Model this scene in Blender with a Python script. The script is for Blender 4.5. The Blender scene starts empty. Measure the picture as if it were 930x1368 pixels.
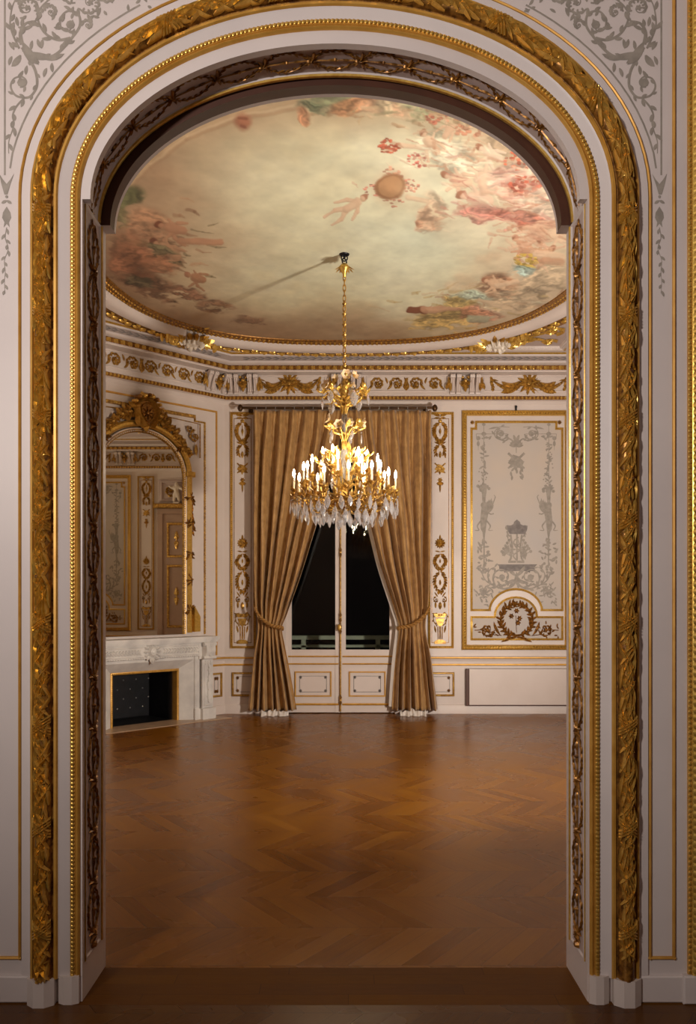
import bpy, math, random
import numpy as np
from mathutils import Vector
random.seed(7)
rng = np.random.default_rng(11)
PI = math.pi
C = bpy.context.scene.collection
FPX = 1122.0; CAMZ = 1.65; HOR = 795.0
YW = 3.41                       # front face of the arch wall
YB = 3.74                       # its back face
YF = 11.7                       # far wall
CEIL = 4.95
S0 = YW / FPX                   # metres per photo pixel on the arch wall
SF = YF / FPX                   # metres per photo pixel on the far wall

# ------------------------------------------------------------------ materials
def lin(c):
    return tuple(((x / 255) / 12.92 if x / 255 <= .04045 else ((x / 255 + .055) / 1.055) ** 2.4) for x in c)

class NT:
    def __init__(s, name):
        s.m = bpy.data.materials.new(name); s.m.use_nodes = True
        s.t = s.m.node_tree; s.n = s.t.nodes; s.l = s.t.links
        s.b = s.n['Principled BSDF']
    def new(s, typ, **kw):
        n = s.n.new(typ)
        for k, v in kw.items(): setattr(n, k, v)
        return n
    def put(s, sock, v):
        if hasattr(v, 'is_output') or isinstance(v, bpy.types.NodeSocket): s.l.new(v, sock)
        else: sock.default_value = v
    def math(s, op, a, b=0.0, c=0.0):
        n = s.new('ShaderNodeMath', operation=op)
        for i, v in enumerate((a, b, c)): s.put(n.inputs[i], v)
        return n.outputs[0]
    def mix(s, f, a, b):
        n = s.new('ShaderNodeMix', data_type='RGBA')
        s.put(n.inputs[0], f); s.put(n.inputs[6], a if not isinstance(a, tuple) else (*a[:3], 1)); s.put(n.inputs[7], b if not isinstance(b, tuple) else (*b[:3], 1))
        return n.outputs[2]
    def coord(s):
        return s.new('ShaderNodeNewGeometry').outputs['Position']
    def noise(s, scale, vec=None, detail=3.0, rough=.55):
        n = s.new('ShaderNodeTexNoise'); n.inputs['Scale'].default_value = scale
        n.inputs['Detail'].default_value = detail; n.inputs['Roughness'].default_value = rough
        s.l.new(vec if vec is not None else s.coord(), n.inputs['Vector'])
        return n.outputs['Fac']
    def ramp(s, f, stops):
        n = s.new('ShaderNodeValToRGB'); e = n.color_ramp.elements
        while len(e) > 1: e.remove(e[-1])
        e[0].position = stops[0][0]; e[0].color = (*stops[0][1], 1)
        for p, c in stops[1:]:
            q = e.new(p); q.color = (*c, 1)
        s.l.new(f, n.inputs[0]); return n.outputs[0]
    def bump(s, h, strength=.2, dist=.01):
        n = s.new('ShaderNodeBump'); n.inputs['Strength'].default_value = strength; n.inputs['Distance'].default_value = dist
        s.l.new(h, n.inputs['Height']); s.l.new(n.outputs[0], s.b.inputs['Normal'])

def simple(name, c1, c2=None, rough=.5, metal=0.0, scale=6.0, bump=0.0, bscale=60.0, spec=.5, lo=.35, hi=.65):
    t = NT(name)
    if c2 is None: t.b.inputs['Base Color'].default_value = (*lin(c1), 1)
    else:
        f = t.noise(scale); t.l.new(t.ramp(f, [(lo, lin(c1)), (hi, lin(c2))]), t.b.inputs['Base Color'])
    t.b.inputs['Roughness'].default_value = rough; t.b.inputs['Metallic'].default_value = metal
    t.b.inputs['Specular IOR Level'].default_value = spec
    if bump: t.bump(t.noise(bscale), bump, .004)
    return t.m

CREAM = simple('cream_paint', (212, 201, 197), (219, 208, 203), .45, scale=2.0, bump=.06, bscale=14)
WARM = simple('warm_white_paint', (214, 200, 191), (220, 207, 199), .45, scale=2.0, bump=.05, bscale=14)
RECESS = simple('mauve_paint', (186, 168, 162), (194, 176, 169), .5, scale=3.0)
FIELD = simple('painted_canvas', (196, 182, 168), (186, 178, 172), .6, scale=1.3)
GILT = simple('gilding', (230, 190, 98), (208, 164, 76), .30, .68, scale=38, bump=.06, bscale=160)
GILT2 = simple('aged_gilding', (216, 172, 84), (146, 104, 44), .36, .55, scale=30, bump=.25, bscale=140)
BRONZE_AND_SHADE = simple('bronze_gilding_and_gap_shade', (176, 124, 54), (98, 62, 26), .34, .5, scale=40, bump=.2, bscale=120)  # bronze ornament; on the laurel torus its dark tone paints crevice shade
FLATGOLD = simple('gold_paint', (214, 164, 78), (196, 144, 60), .42, .35, scale=12)
GREY = simple('grey_grisaille_paint', (142, 134, 124), (160, 151, 140), .6, scale=24)
GREYD = simple('dark_grisaille_paint', (108, 100, 97), (132, 124, 119), .6, scale=20)
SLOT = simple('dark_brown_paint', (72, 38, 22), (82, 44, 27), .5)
COVE = simple('grey_cove_paint', (158, 142, 134), (166, 150, 142), .55)
MARBLE = simple('white_marble', (226, 222, 216), (204, 200, 196), .3, scale=5, bump=.03, bscale=30)
HEARTH = simple('beige_stone', (176, 148, 120), (190, 160, 130), .35, scale=8)
BLACK = simple('black_iron', (16, 16, 18), (26, 26, 30), .45, .3, scale=8)
STEEL = simple('worn_steel', (190, 190, 190), None, .3, .8)
RODM = simple('dark_bronze_rod', (88, 62, 36), (60, 42, 26), .4, .7)
CANDLE = simple('candle_tube', (240, 226, 196), None, .4)
PORC = simple('pale_petals', (246, 226, 190), (230, 190, 140), .35, scale=20)
STONE = simple('balcony_stone', (222, 222, 208), (206, 206, 192), .8, scale=5)
LINING = simple('white_lining', (224, 216, 208), None, .85)
DOORP = simple('door_paint', (168, 140, 120), (178, 148, 128), .45, scale=4)
PLASTER = simple('plaster_white', (232, 222, 208), (214, 200, 180), .55, scale=12)

def fabric():
    t = NT('gold_silk')
    pos = t.coord()
    mp = t.new('ShaderNodeMapping'); mp.inputs['Scale'].default_value = (60, 60, 9); t.l.new(pos, mp.inputs[0])
    n1 = t.noise(1.0, mp.outputs[0], 4); n2 = t.noise(9, pos, 5, .6)
    f = t.math('MULTIPLY_ADD', n2, .6, t.math('MULTIPLY', n1, .4))
    t.l.new(t.ramp(f, [(.36, lin((148, 108, 58))), (.5, lin((178, 136, 80))), (.64, lin((192, 150, 94)))]), t.b.inputs['Base Color'])
    t.b.inputs['Roughness'].default_value = .55; t.b.inputs['Sheen Weight'].default_value = .25
    t.bump(f, .15, .006); return t.m
SILK = fabric()
CORD = simple('gold_cord', (170, 124, 60), (140, 96, 44), .6, scale=60)

def glass(name, rough=0.0, col=(1, 1, 1), ior=1.5):
    t = NT(name); t.b.inputs['Base Color'].default_value = (*col, 1)
    t.b.inputs['Transmission Weight'].default_value = 1.0; t.b.inputs['Roughness'].default_value = rough
    t.b.inputs['IOR'].default_value = ior; return t.m
def pane():
    t = NT('window_glass'); tr = t.new('ShaderNodeBsdfTransparent'); gl = t.new('ShaderNodeBsdfGlossy'); gl.inputs['Roughness'].default_value = 0.0
    fr = t.new('ShaderNodeFresnel'); fr.inputs['IOR'].default_value = 1.36; mx = t.new('ShaderNodeMixShader'); tr.inputs[0].default_value = (.80, .83, .80, 1)
    t.l.new(fr.outputs[0], mx.inputs[0]); t.l.new(tr.outputs[0], mx.inputs[1]); t.l.new(gl.outputs[0], mx.inputs[2])
    t.l.new(mx.outputs[0], t.n['Material Output'].inputs['Surface']); return t.m
PANE = pane(); CRYSTAL = glass('cut_crystal', .08, (.97, .97, 1), 1.6)
for n_ in [CRYSTAL.node_tree.nodes['Principled BSDF']]: n_.inputs['Transmission Weight'].default_value = .78; n_.inputs['Base Color'].default_value = (.93, .93, .95, 1)
def mirror():
    t = NT('mirror_silver'); t.b.inputs['Metallic'].default_value = 1; t.b.inputs['Roughness'].default_value = .015
    t.b.inputs['Base Color'].default_value = (.66, .61, .49, 1); return t.m
MIRROR = mirror()
def emit(name, col, st):
    t = NT(name); t.b.inputs['Base Color'].default_value = (*col, 1)
    t.b.inputs['Emission Color'].default_value = (*col, 1); t.b.inputs['Emission Strength'].default_value = st; return t.m
BULB = emit('lit_bulb', (1, .82, .58), 115.0)

def parquet(name, straight=False, base_share=1.0):
    t = NT(name); pos = t.coord(); sp = t.new('ShaderNodeSeparateXYZ'); t.l.new(pos, sp.inputs[0])
    X, Y = sp.outputs[0], sp.outputs[1]
    if straight:
        r = t.math('DIVIDE', t.math('SUBTRACT', Y, 3.38), .09); row = t.math('FLOOR', r); f = t.math('FRACT', r)
        k = t.math('DIVIDE', t.math('ADD', X, t.math('MULTIPLY', row, .37)), .85); gw = .004
    else:
        H = .425
        r = t.math('DIVIDE', t.math('SUBTRACT', Y, 3.74), H); row = t.math('FLOOR', r); f = t.math('FRACT', r)
        par = t.math('MODULO', t.math('ADD', row, 100.0), 2.0)
        v = t.math('ABSOLUTE', t.math('SUBTRACT', par, f))
        k = t.math('DIVIDE', t.math('SUBTRACT', X, t.math('MULTIPLY', v, .30)), .118); gw = .022
    idn = t.math('FLOOR', k); fk = t.math('FRACT', k)
    wn = t.new('ShaderNodeTexWhiteNoise', noise_dimensions='2D'); cb = t.new('ShaderNodeCombineXYZ')
    t.l.new(idn, cb.inputs[0]); t.l.new(row, cb.inputs[1]); t.l.new(cb.outputs[0], wn.inputs['Vector'])
    mp = t.new('ShaderNodeCombineXYZ')
    t.l.new(t.math('MULTIPLY', k, 9.0), mp.inputs[0]); t.l.new(t.math('MULTIPLY', Y, 5.0 if not straight else 60.0), mp.inputs[1]); t.l.new(t.math('MULTIPLY', wn.outputs[0], 30.0), mp.inputs[2])
    grain = t.noise(1.0, mp.outputs[0], 5, .65)
    patch = t.noise(1.1, pos, 3)
    tone = t.math('MULTIPLY_ADD', wn.outputs[0], .24, t.math('MULTIPLY_ADD', grain, .34, t.math('MULTIPLY', patch, .52)))
    col = t.ramp(tone, [(.2, lin((82, 43, 3))), (.5, lin((120, 71, 7))), (.85, lin((148, 96, 15)))])
    col = t.mix(1 - base_share, col, lin((40, 18, 5)))
    g1 = t.math('LESS_THAN', fk, gw); g2 = t.math('LESS_THAN', f, .010 if not straight else .03)
    gap = t.math('MAXIMUM', g1, g2)
    t.l.new(t.mix(t.math('MULTIPLY', gap, .55), col, lin((48, 22, 8))), t.b.inputs['Base Color'])
    rr = t.math('MULTIPLY_ADD', patch, .16, t.math('MULTIPLY_ADD', wn.outputs[0], .06, .42 if straight else .17))
    t.l.new(rr, t.b.inputs['Roughness']); t.b.inputs['Specular IOR Level'].default_value = 0.12 if straight else .24
    hh = t.math('SUBTRACT', t.math('MULTIPLY', grain, .25), t.math('MULTIPLY', gap, .6))
    t.bump(hh, .12, .004); return t.m
PARQ = parquet('oak_chevron_parquet'); PARQS = parquet('oak_threshold_boards', True, .5); PARQF = parquet('darker_oak_parquet', False, .38)  # threshold and front floor are mixed toward dark brown

# ------------------------------------------------------------------ mesh builder
class MB:
    def __init__(s): s.v = []; s.f = []; s.m = []
    def add(s, vs, fs, m=0):
        o = len(s.v); s.v.extend(vs); s.f.extend([tuple(i + o for i in f) for f in fs]); s.m.extend([m] * len(fs))
    def box(s, PL, u0, u1, v0, v1, h0, h1, m=0, bev=0.0):
        b = bev
        vs = [(u0, v0, h0), (u1, v0, h0), (u1, v1, h0), (u0, v1, h0), (u0, v0, h1 - b), (u1, v0, h1 - b), (u1, v1, h1 - b), (u0, v1, h1 - b)]
        fs = [(3, 2, 1, 0), (0, 1, 5, 4), (1, 2, 6, 5), (2, 3, 7, 6), (3, 0, 4, 7)]
        if b:
            vs += [(u0 + b, v0 + b, h1), (u1 - b, v0 + b, h1), (u1 - b, v1 - b, h1), (u0 + b, v1 - b, h1)]
            fs += [(4, 5, 9, 8), (5, 6, 10, 9), (6, 7, 11, 10), (7, 4, 8, 11), (8, 9, 10, 11)]
        else: fs += [(4, 5, 6, 7)]
        s.add([PL(*p) for p in vs], fs, m)
    def tube(s, pts, rad, n=8, m=0, cap=True):
        pts = [Vector(p) for p in pts]; N = len(pts); r = rad if isinstance(rad, (list, tuple)) else [rad] * N
        vs = []; ref = Vector((0, 0, 1)); prev = None
        for i in range(N):
            t = (pts[min(i + 1, N - 1)] - pts[max(i - 1, 0)])
            if t.length < 1e-9: t = Vector((0, 0, 1))
            t.normalize()
            if prev is None:
                a = t.cross(ref)
                if a.length < .1: a = t.cross(Vector((1, 0, 0)))
            else:
                a = prev - t * prev.dot(t)
                if a.length < 1e-6: a = t.cross(Vector((1, 0, 0)))
            a.normalize(); prev = a; b = t.cross(a)
            for k in range(n):
                q = 2 * PI * k / n; vs.append(tuple(pts[i] + (a * math.cos(q) + b * math.sin(q)) * r[i]))
        fs = [(i * n + k, i * n + (k + 1) % n, (i + 1) * n + (k + 1) % n, (i + 1) * n + k) for i in range(N - 1) for k in range(n)]
        if cap: fs += [tuple(reversed(range(n))), tuple((N - 1) * n + k for k in range(n))]
        s.add(vs, fs, m)
    def lathe(s, prof, c=(0, 0, 0), n=16, m=0, sx=1.0):
        vs = []
        for r, z in prof:
            for k in range(n):
                q = 2 * PI * k / n; vs.append((c[0] + r * math.cos(q) * sx, c[1] + r * math.sin(q), c[2] + z))
        fs = [(i * n + k, i * n + (k + 1) % n, (i + 1) * n + (k + 1) % n, (i + 1) * n + k) for i in range(len(prof) - 1) for k in range(n)]
        fs += [tuple(reversed(range(n))), tuple((len(prof) - 1) * n + k for k in range(n))]
        s.add(vs, fs, m)
    def ell(s, c, ax, ay, az, m=0, n=6, k=3):
        c = Vector(c); vs = [tuple(c - az)]
        for i in range(1, k):
            p = PI * i / k
            for j in range(n):
                q = 2 * PI * j / n; vs.append(tuple(c - az * math.cos(p) + (ax * math.cos(q) + ay * math.sin(q)) * math.sin(p)))
        vs.append(tuple(c + az)); L = len(vs) - 1
        fs = [(0, 1 + (j + 1) % n, 1 + j) for j in range(n)]
        for i in range(k - 2):
            a = 1 + i * n
            fs += [(a + j, a + (j + 1) % n, a + n + (j + 1) % n, a + n + j) for j in range(n)]
        a = 1 + (k - 2) * n
        fs += [(a + j, a + (j + 1) % n, L) for j in range(n)]
        s.add(vs, fs, m)
    def ball(s, c, r, m=0, n=10, k=6): s.ell(c, Vector((r, 0, 0)), Vector((0, r, 0)), Vector((0, 0, r)), m, n, k)
    def grid(s, fn, nu, nv, m=0):
        vs = [fn(i / nu, j / nv) for j in range(nv + 1) for i in range(nu + 1)]
        w = nu + 1
        s.add(vs, [(j * w + i, j * w + i + 1, (j + 1) * w + i + 1, (j + 1) * w + i) for j in range(nv) for i in range(nu)], m)
    def build(s, name, mats, parent=None, smooth=True, ang=38, loc=None):
        if not isinstance(mats, (list, tuple)): mats = [mats]
        me = bpy.data.meshes.new(name); base = Vector((0, 0, 0))
        if parent is not None:
            q = parent
            while q is not None: base += q.location; q = q.parent
        org = Vector(loc) if loc is not None else (base if parent is not None else None)
        if org is None:
            a = np.array(s.v, dtype=float); org = Vector(((a[:, 0].min() + a[:, 0].max()) / 2, (a[:, 1].min() + a[:, 1].max()) / 2, a[:, 2].min()))
        vs = np.array(s.v, dtype=float) - np.array(org)
        me.from_pydata(vs.tolist(), [], s.f)
        for m in mats: me.materials.append(m)
        me.polygons.foreach_set('material_index', s.m)
        me.polygons.foreach_set('use_smooth', [smooth] * len(s.f))
        if smooth: me.set_sharp_from_angle(angle=math.radians(ang))
        me.update()
        o = bpy.data.objects.new(name, me); C.objects.link(o)
        o.location = org - base
        if parent is not None: o.parent = parent
        return o

def tag(o, label=None, cat=None, group=None, kind=None):
    if label: o['label'] = label
    if cat: o['category'] = cat
    if group: o['group'] = group
    if kind: o['kind'] = kind
    return o
def thing(name, loc, label, cat, group=None, kind=None):
    o = bpy.data.objects.new(name, None); C.objects.link(o); o.location = loc; o.empty_display_size = .1
    return tag(o, label, cat, group, kind)
def struct(name, mb, mats, smooth=True, parent=None):
    o = mb.build(name, mats, parent, smooth); o['kind'] = 'structure'; return o

# planes: (u, v, h) -> world
def PLANE(O, U, V, N):
    O, U, V, N = Vector(O), Vector(U), Vector(V), Vector(N)
    return lambda u, v, h=0.0: tuple(O + U * u + V * v + N * h)
WORLD = lambda x, y, z: (x, y, z)
FRONT = lambda u, v, h=0.0: (u, YW - h, v)
FAR = lambda u, v, h=0.0: (u, YF - h, v)
R2 = math.sqrt(.5)
CORN = (-1.72, YF)
CHAM = PLANE((CORN[0], CORN[1], 0), (R2, R2, 0), (0, 0, 1), (R2, -R2, 0))
XR = 4.6
RIGHT = lambda u, v, h=0.0: (XR - h, -u, v)     # u = -Y
fx = lambda x: (x - 465) * SF
fz = lambda y: CAMZ - (y - HOR) * SF
gx = lambda x: (x - 465) * S0
gz = lambda y: CAMZ - (y - HOR) * S0
FARP = lambda x, y, h=0.0: (fx(x), YF - h, fz(y))
FRONTP = lambda x, y, h=0.0: (gx(x), YW - h, gz(y))
FRONTPL = lambda x, y, h=0.0: (gx(890 - x), YW - h, gz(y))

# ------------------------------------------------------------------ 2D paths
class Path:
    def __init__(s, pts, closed=False):
        s.p = [tuple(map(float, p)) for p in pts]; s.c = closed; n = len(s.p)
        s.n = []
        for i in range(n):
            a = s.p[i - 1] if (i > 0 or closed) else None
            b = s.p[(i + 1) % n] if (i < n - 1 or closed) else None
            q = s.p[i]
            def nr(p0, p1):
                dx, dy = p1[0] - p0[0], p1[1] - p0[1]; L = math.hypot(dx, dy) or 1; return (-dy / L, dx / L)
            if a is None: m = nr(q, b)
            elif b is None: m = nr(a, q)
            else:
                n1, n2 = nr(a, q), nr(q, b); k = 1 + n1[0] * n2[0] + n1[1] * n2[1]; k = max(k, .3)
                m = ((n1[0] + n2[0]) / k, (n1[1] + n2[1]) / k)
            s.n.append(m)
        s.q = s.p + ([s.p[0]] if closed else []); s.qn = s.n + ([s.n[0]] if closed else [])
        s.s = [0.0]
        for i in range(len(s.q) - 1): s.s.append(s.s[-1] + math.dist(s.q[i], s.q[i + 1]))
        s.L = s.s[-1]
    def at(s, t):
        import bisect
        t = min(max(t, 0), s.L - 1e-9); i = min(max(bisect.bisect_right(s.s, t) - 1, 0), len(s.q) - 2)
        f = (t - s.s[i]) / ((s.s[i + 1] - s.s[i]) or 1)
        a, b = s.q[i], s.q[i + 1]; na, nb = s.qn[i], s.qn[i + 1]
        p = (a[0] + (b[0] - a[0]) * f, a[1] + (b[1] - a[1]) * f)
        L = math.dist(a, b) or 1; tx = ((b[0] - a[0]) / L, (b[1] - a[1]) / L)
        n = (na[0] + (nb[0] - na[0]) * f, na[1] + (nb[1] - na[1]) * f)
        return p, n, tx
    def offset(s, d): return [(p[0] + n[0] * d, p[1] + n[1] * d) for p, n in zip(s.p, s.n)]
def sweep(mb, path, prof, PL, mats=0):
    """prof: (d, h) list; mats: one index or one per segment"""
    k = len(prof); n = len(path.p); vs = []
    for p, nn in zip(path.p, path.n):
        for d, h in prof: vs.append(PL(p[0] + nn[0] * d, p[1] + nn[1] * d, h))
    N = n if path.c else n - 1
    for j in range(k - 1):
        m = mats if isinstance(mats, int) else mats[j]
        sub = [(i * k + j, i * k + j + 1, ((i + 1) % n) * k + j + 1, ((i + 1) % n) * k + j) for i in range(N)]
        o = len(mb.v) if j == 0 else o
        if j == 0: mb.v.extend(vs)
        mb.f.extend([tuple(x + o for x in f) for f in sub]); mb.m.extend([m] * len(sub))
def beads(mb, path, d, h, step, r, PL, m=0, long=1.0, slant=0.0, flat=1.0, n=6, k=3, s0=0, s1=None):
    L = path.L if s1 is None else s1; cnt = max(1, int((L - s0) / step))
    for i in range(cnt):
        p, nn, t = path.at(s0 + (i + .5) * (L - s0) / cnt)
        nl = math.hypot(*nn); q = (p[0] + nn[0] * d, p[1] + nn[1] * d); nu = (nn[0] / nl, nn[1] / nl)
        c = Vector(PL(q[0], q[1], h)); ca, sa = math.cos(slant), math.sin(slant)
        e = 1e-3
        T = (Vector(PL(q[0] + t[0] * e, q[1] + t[1] * e, h)) - c) / e; Nn = (Vector(PL(q[0] + nu[0] * e, q[1] + nu[1] * e, h)) - c) / e
        H = (Vector(PL(q[0], q[1], h + e)) - c).normalized() * T.length
        A = T * ca + Nn * sa; B = Nn * ca - T * sa
        mb.ell(c, A * r * long, B * r, H * r * flat, m, n, k)
def rect(u0, u1, v0, v1): return [(u0, v0), (u1, v0), (u1, v1), (u0, v1)]
def cat(pts, n=6):
    P = [Vector(p) for p in pts]; out = []
    for i in range(len(P) - 1):
        a, b, c, d = P[max(i - 1, 0)], P[i], P[i + 1], P[min(i + 2, len(P) - 1)]
        for k in range(n):
            t = k / n
            out.append(tuple(.5 * ((2 * b) + (c - a) * t + (2 * a - 5 * b + 4 * c - d) * t * t + (3 * b - a - 3 * c + d) * t ** 3)))
    out.append(tuple(P[-1])); return out

# ------------------------------------------------------------------ ornament kit, in (u, v) with relief h
class Orn:
    def __init__(s): s.v = []; s.f = []; s.m = []; s.lay = 0
    def _add(s, vs, fs, m):
        o = len(s.v); s.lay = (s.lay + 1) % 7; z = s.lay * 2e-4
        s.v.extend([(a, b, c + z) for a, b, c in vs]); s.f.extend([tuple(i + o for i in f) for f in fs]); s.m.extend([m] * len(fs))
    def stroke(s, pts, w, h, w1=None, m=0, w2=None):
        n = len(pts); w1 = w if w1 is None else w1; vs = []
        for i, p in enumerate(pts):
            a, b = pts[max(i - 1, 0)], pts[min(i + 1, n - 1)]; dx, dy = b[0] - a[0], b[1] - a[1]; L = math.hypot(dx, dy) or 1
            nx, ny = -dy / L, dx / L; t = i / max(n - 1, 1)
            hw = (w + (w1 - w) * t) / 2 if w2 is None else ((w + (w2 - w) * min(1, 2 * t)) if t < .5 else (w2 + (w1 - w2) * (2 * t - 1))) / 2
            vs += [(p[0] - nx * hw, p[1] - ny * hw, 0), (p[0], p[1], h), (p[0] + nx * hw, p[1] + ny * hw, 0)]
        fs = []
        for i in range(n - 1):
            a = 3 * i; fs += [(a, a + 3, a + 4, a + 1), (a + 1, a + 4, a + 5, a + 2)]
        s._add(vs, fs, m)
    def leaf(s, x, y, ang, L, W, h, bend=0.0, m=0, n=5, tipw=.0):
        pts = []; a = ang; px, py = x, y; vs = []
        for i in range(n + 1):
            t = i / n; hw = W / 2 * (math.sin(PI * min(1, t * .93 + .05)) ** .8)
            if i == n: hw = 0
            nx, ny = -math.sin(a), math.cos(a); hh = h * (.35 + .65 * math.sin(PI * (.15 + .8 * t)))
            vs += [(px - nx * hw, py - ny * hw, h * .15), (px, py, hh), (px + nx * hw, py + ny * hw, h * .15)]
            a += bend / n; px += math.cos(a) * L / n; py += math.sin(a) * L / n
        fs = []
        for i in range(n):
            b = 3 * i; fs += [(b, b + 3, b + 4, b + 1), (b + 1, b + 4, b + 5, b + 2)]
        s._add(vs, fs, m)
    def disc(s, x, y, r, h, m=0, n=8, ry=None):
        ry = r if ry is None else ry
        vs = [(x + r * math.cos(2 * PI * k / n), y + ry * math.sin(2 * PI * k / n), 0) for k in range(n)]
        vs += [(x + .6 * r * math.cos(2 * PI * k / n), y + .6 * ry * math.sin(2 * PI * k / n), h * .8) for k in range(n)] + [(x, y, h)]
        fs = [(k, (k + 1) % n, n + (k + 1) % n, n + k) for k in range(n)] + [(n + k, n + (k + 1) % n, 2 * n) for k in range(n)]
        s._add(vs, fs, m)
    def poly(s, pts, h, m=0, bev=0.0):
        n = len(pts); s._add([(p[0], p[1], h) for p in pts], [tuple(range(n))], m)
        if h > 1e-3: s._add([(p[0], p[1], h) for p in pts] + [(p[0], p[1], 0) for p in pts], [(i, (i + 1) % n, n + (i + 1) % n, n + i) for i in range(n)], m)
    def rosette(s, x, y, r, h, n=6, m=0, a0=0.0):
        for k in range(n): s.leaf(x, y, a0 + 2 * PI * k / n, r, r * 2.6 / n * 1.3, h, 0, m, 4)
        s.disc(x, y, r * .3, h * 1.3, m, 6)
    def acanthus(s, x, y, ang, L, W, h, m=0, n=3, bend=0.0):
        s.leaf(x, y, ang, L, W * .5, h, bend, m)
        for k in range(n):
            t = .08 + .6 * k / n; a = ang + bend * t; px = x + math.cos(a) * L * t; py = y + math.sin(a) * L * t; l = L * (.62 - .12 * k)
            for sg in (1, -1): s.leaf(px, py, a + sg * (.85 - .12 * k), l * .8, W * .3, h * .9, -sg * .7, m, 4)
    def spiral(s, x, y, r, a0, turns, dr, rmin=.2, n=26):
        out = []
        for i in range(n + 1):
            t = i / n; rr = r * (1 - (1 - rmin) * t ** .85); a = a0 + dr * 2 * PI * turns * t; out.append((x + rr * math.cos(a), y + rr * math.sin(a)))
        return out
    def scroll(s, x, y, r, a0, turns, dr, w, h, m=0, leaves=4, ros=.34, n=26):
        p = s.spiral(x, y, r, a0, turns, dr, n=n); s.stroke(p, w, h, w * .45, m)
        for k in range(leaves):
            i = int(n * (.05 + .55 * k / max(leaves, 1))); a = math.atan2(p[i + 1][1] - p[i][1], p[i + 1][0] - p[i][0])
            s.leaf(p[i][0], p[i][1], a - dr * .6, r * .62, w * 1.9, h, dr * 1.5, m, 4)
            s.leaf(p[i][0], p[i][1], a + dr * .7, r * .36, w * 1.4, h * .8, dr * 1.2, m, 4)
        if ros: s.rosette(x, y, r * ros, h, 5, m)
    def vine(s, pts, w, h, L, m=0, every=3, w1=None, W=None, n=6, start=1):
        p = cat(pts, n); p = [(q[0], q[1]) for q in p]; s.stroke(p, w, h, w if w1 is None else w1, m); sg = 1
        for i in range(start, len(p) - 1, every):
            a = math.atan2(p[i + 1][1] - p[i][1], p[i + 1][0] - p[i][0])
            s.leaf(p[i][0], p[i][1], a + sg * .8, L * random.uniform(.8, 1.15), (W or L * .42), h, -sg * .5, m, 4); sg = -sg
        return p
    def swag(s, x0, y0, x1, y1, sag, w, h, m=0, n=16):
        for i in range(n + 1):
            t = i / n; x = x0 + (x1 - x0) * t; y = y0 + (y1 - y0) * t + sag * 4 * t * (1 - t); ww = w * (.45 + .75 * math.sin(PI * t))
            sl = math.atan2((y1 - y0) + sag * 4 * (1 - 2 * t), x1 - x0)
            for k in (-1, 0, 1):
                s.leaf(x - ww * .25 * k * math.sin(sl), y + ww * .25 * k * math.cos(sl), sl + (PI if t > .5 else 0) + k * .55, ww * 1.1, ww * .55, h * (1.2 if k == 0 else .8), 0, m, 3)
    def wreath(s, x, y, r, w, h, m=0, n=26):
        s.stroke([(x + r * math.cos(2 * PI * i / 40), y + r * math.sin(2 * PI * i / 40)) for i in range(41)], w * .3, h * .6, m=m)
        for i in range(n):
            a = 2 * PI * (i + random.uniform(-.2, .2)) / n - PI / 2; up = 1 if math.cos(a) > 0 else -1
            tg = a + PI / 2 if math.cos(a) > 0 else a - PI / 2
            for k, o in ((-1, -.95), (0, random.uniform(-.3, .3)), (1, .95)):
                s.leaf(x + (r + k * w * .12) * math.cos(a), y + (r + k * w * .12) * math.sin(a), tg + o * up + random.uniform(-.2, .2), w * random.uniform(.7, 1.05), w * .34, h, 0, m, 3)
            if i % 3 == 0: s.disc(x + (r + random.uniform(-.3, .3) * w) * math.cos(a), y + (r + random.uniform(-.3, .3) * w) * math.sin(a), w * .13, h * 1.3, m, 6)
    def emit(s, mb, fn, lift=0.0, hs=1.0, moff=0):
        mb.add([], [])
        o = len(mb.v); mb.v.extend([fn(a, b, c * hs + lift) for a, b, c in s.v]); mb.f.extend([tuple(i + o for i in f) for f in s.f]); mb.m.extend([x + moff for x in s.m])

# ================================================================== CAMERA
cam = bpy.data.cameras.new('camera'); co = bpy.data.objects.new('camera', cam); C.objects.link(co)
co.location = (0, 0, CAMZ); co.rotation_euler = (PI / 2, 0, 0)
cam.sensor_fit = 'HORIZONTAL'; cam.sensor_width = 36; cam.lens = FPX / 930 * 36
cam.shift_x = 0; cam.shift_y = (HOR - 684) / 930; cam.clip_end = 60
bpy.context.scene.camera = co

# ================================================================== ROOM SHELL
ACX = gx(447.5); HALF = 337.5 * S0; AB = 223 * S0; ZS = gz(266); LA = 327 * S0; LB = 208 * S0; ZPL = gz(1304)
def arch_pts(a, b, zb, n=56):
    pts = [(ACX - a, zb + (ZS - zb) * i / 10) for i in range(10)]
    pts += [(ACX - a * math.cos(PI * i / n), ZS + b * math.sin(PI * i / n)) for i in range(n + 1)]
    pts += [(ACX + a, ZS + (zb - ZS) * i / 10) for i in range(1, 11)]
    return pts
APATH = Path(arch_pts(HALF, AB, ZPL))
# floors
mb = MB(); mb.grid(lambda a, b: (-4.2 + 9.4 * a, YB - .02 + (12.0 - YB + .02) * b, 0), 1, 1); struct('floor', mb, PARQ, False)
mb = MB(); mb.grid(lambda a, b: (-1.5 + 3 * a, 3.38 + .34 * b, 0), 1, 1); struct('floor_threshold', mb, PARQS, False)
mb = MB(); mb.grid(lambda a, b: (-3.6 + 7.2 * a, -3.2 + 6.58 * b, 0), 1, 1); struct('floor_front', mb, PARQF, False)

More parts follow.
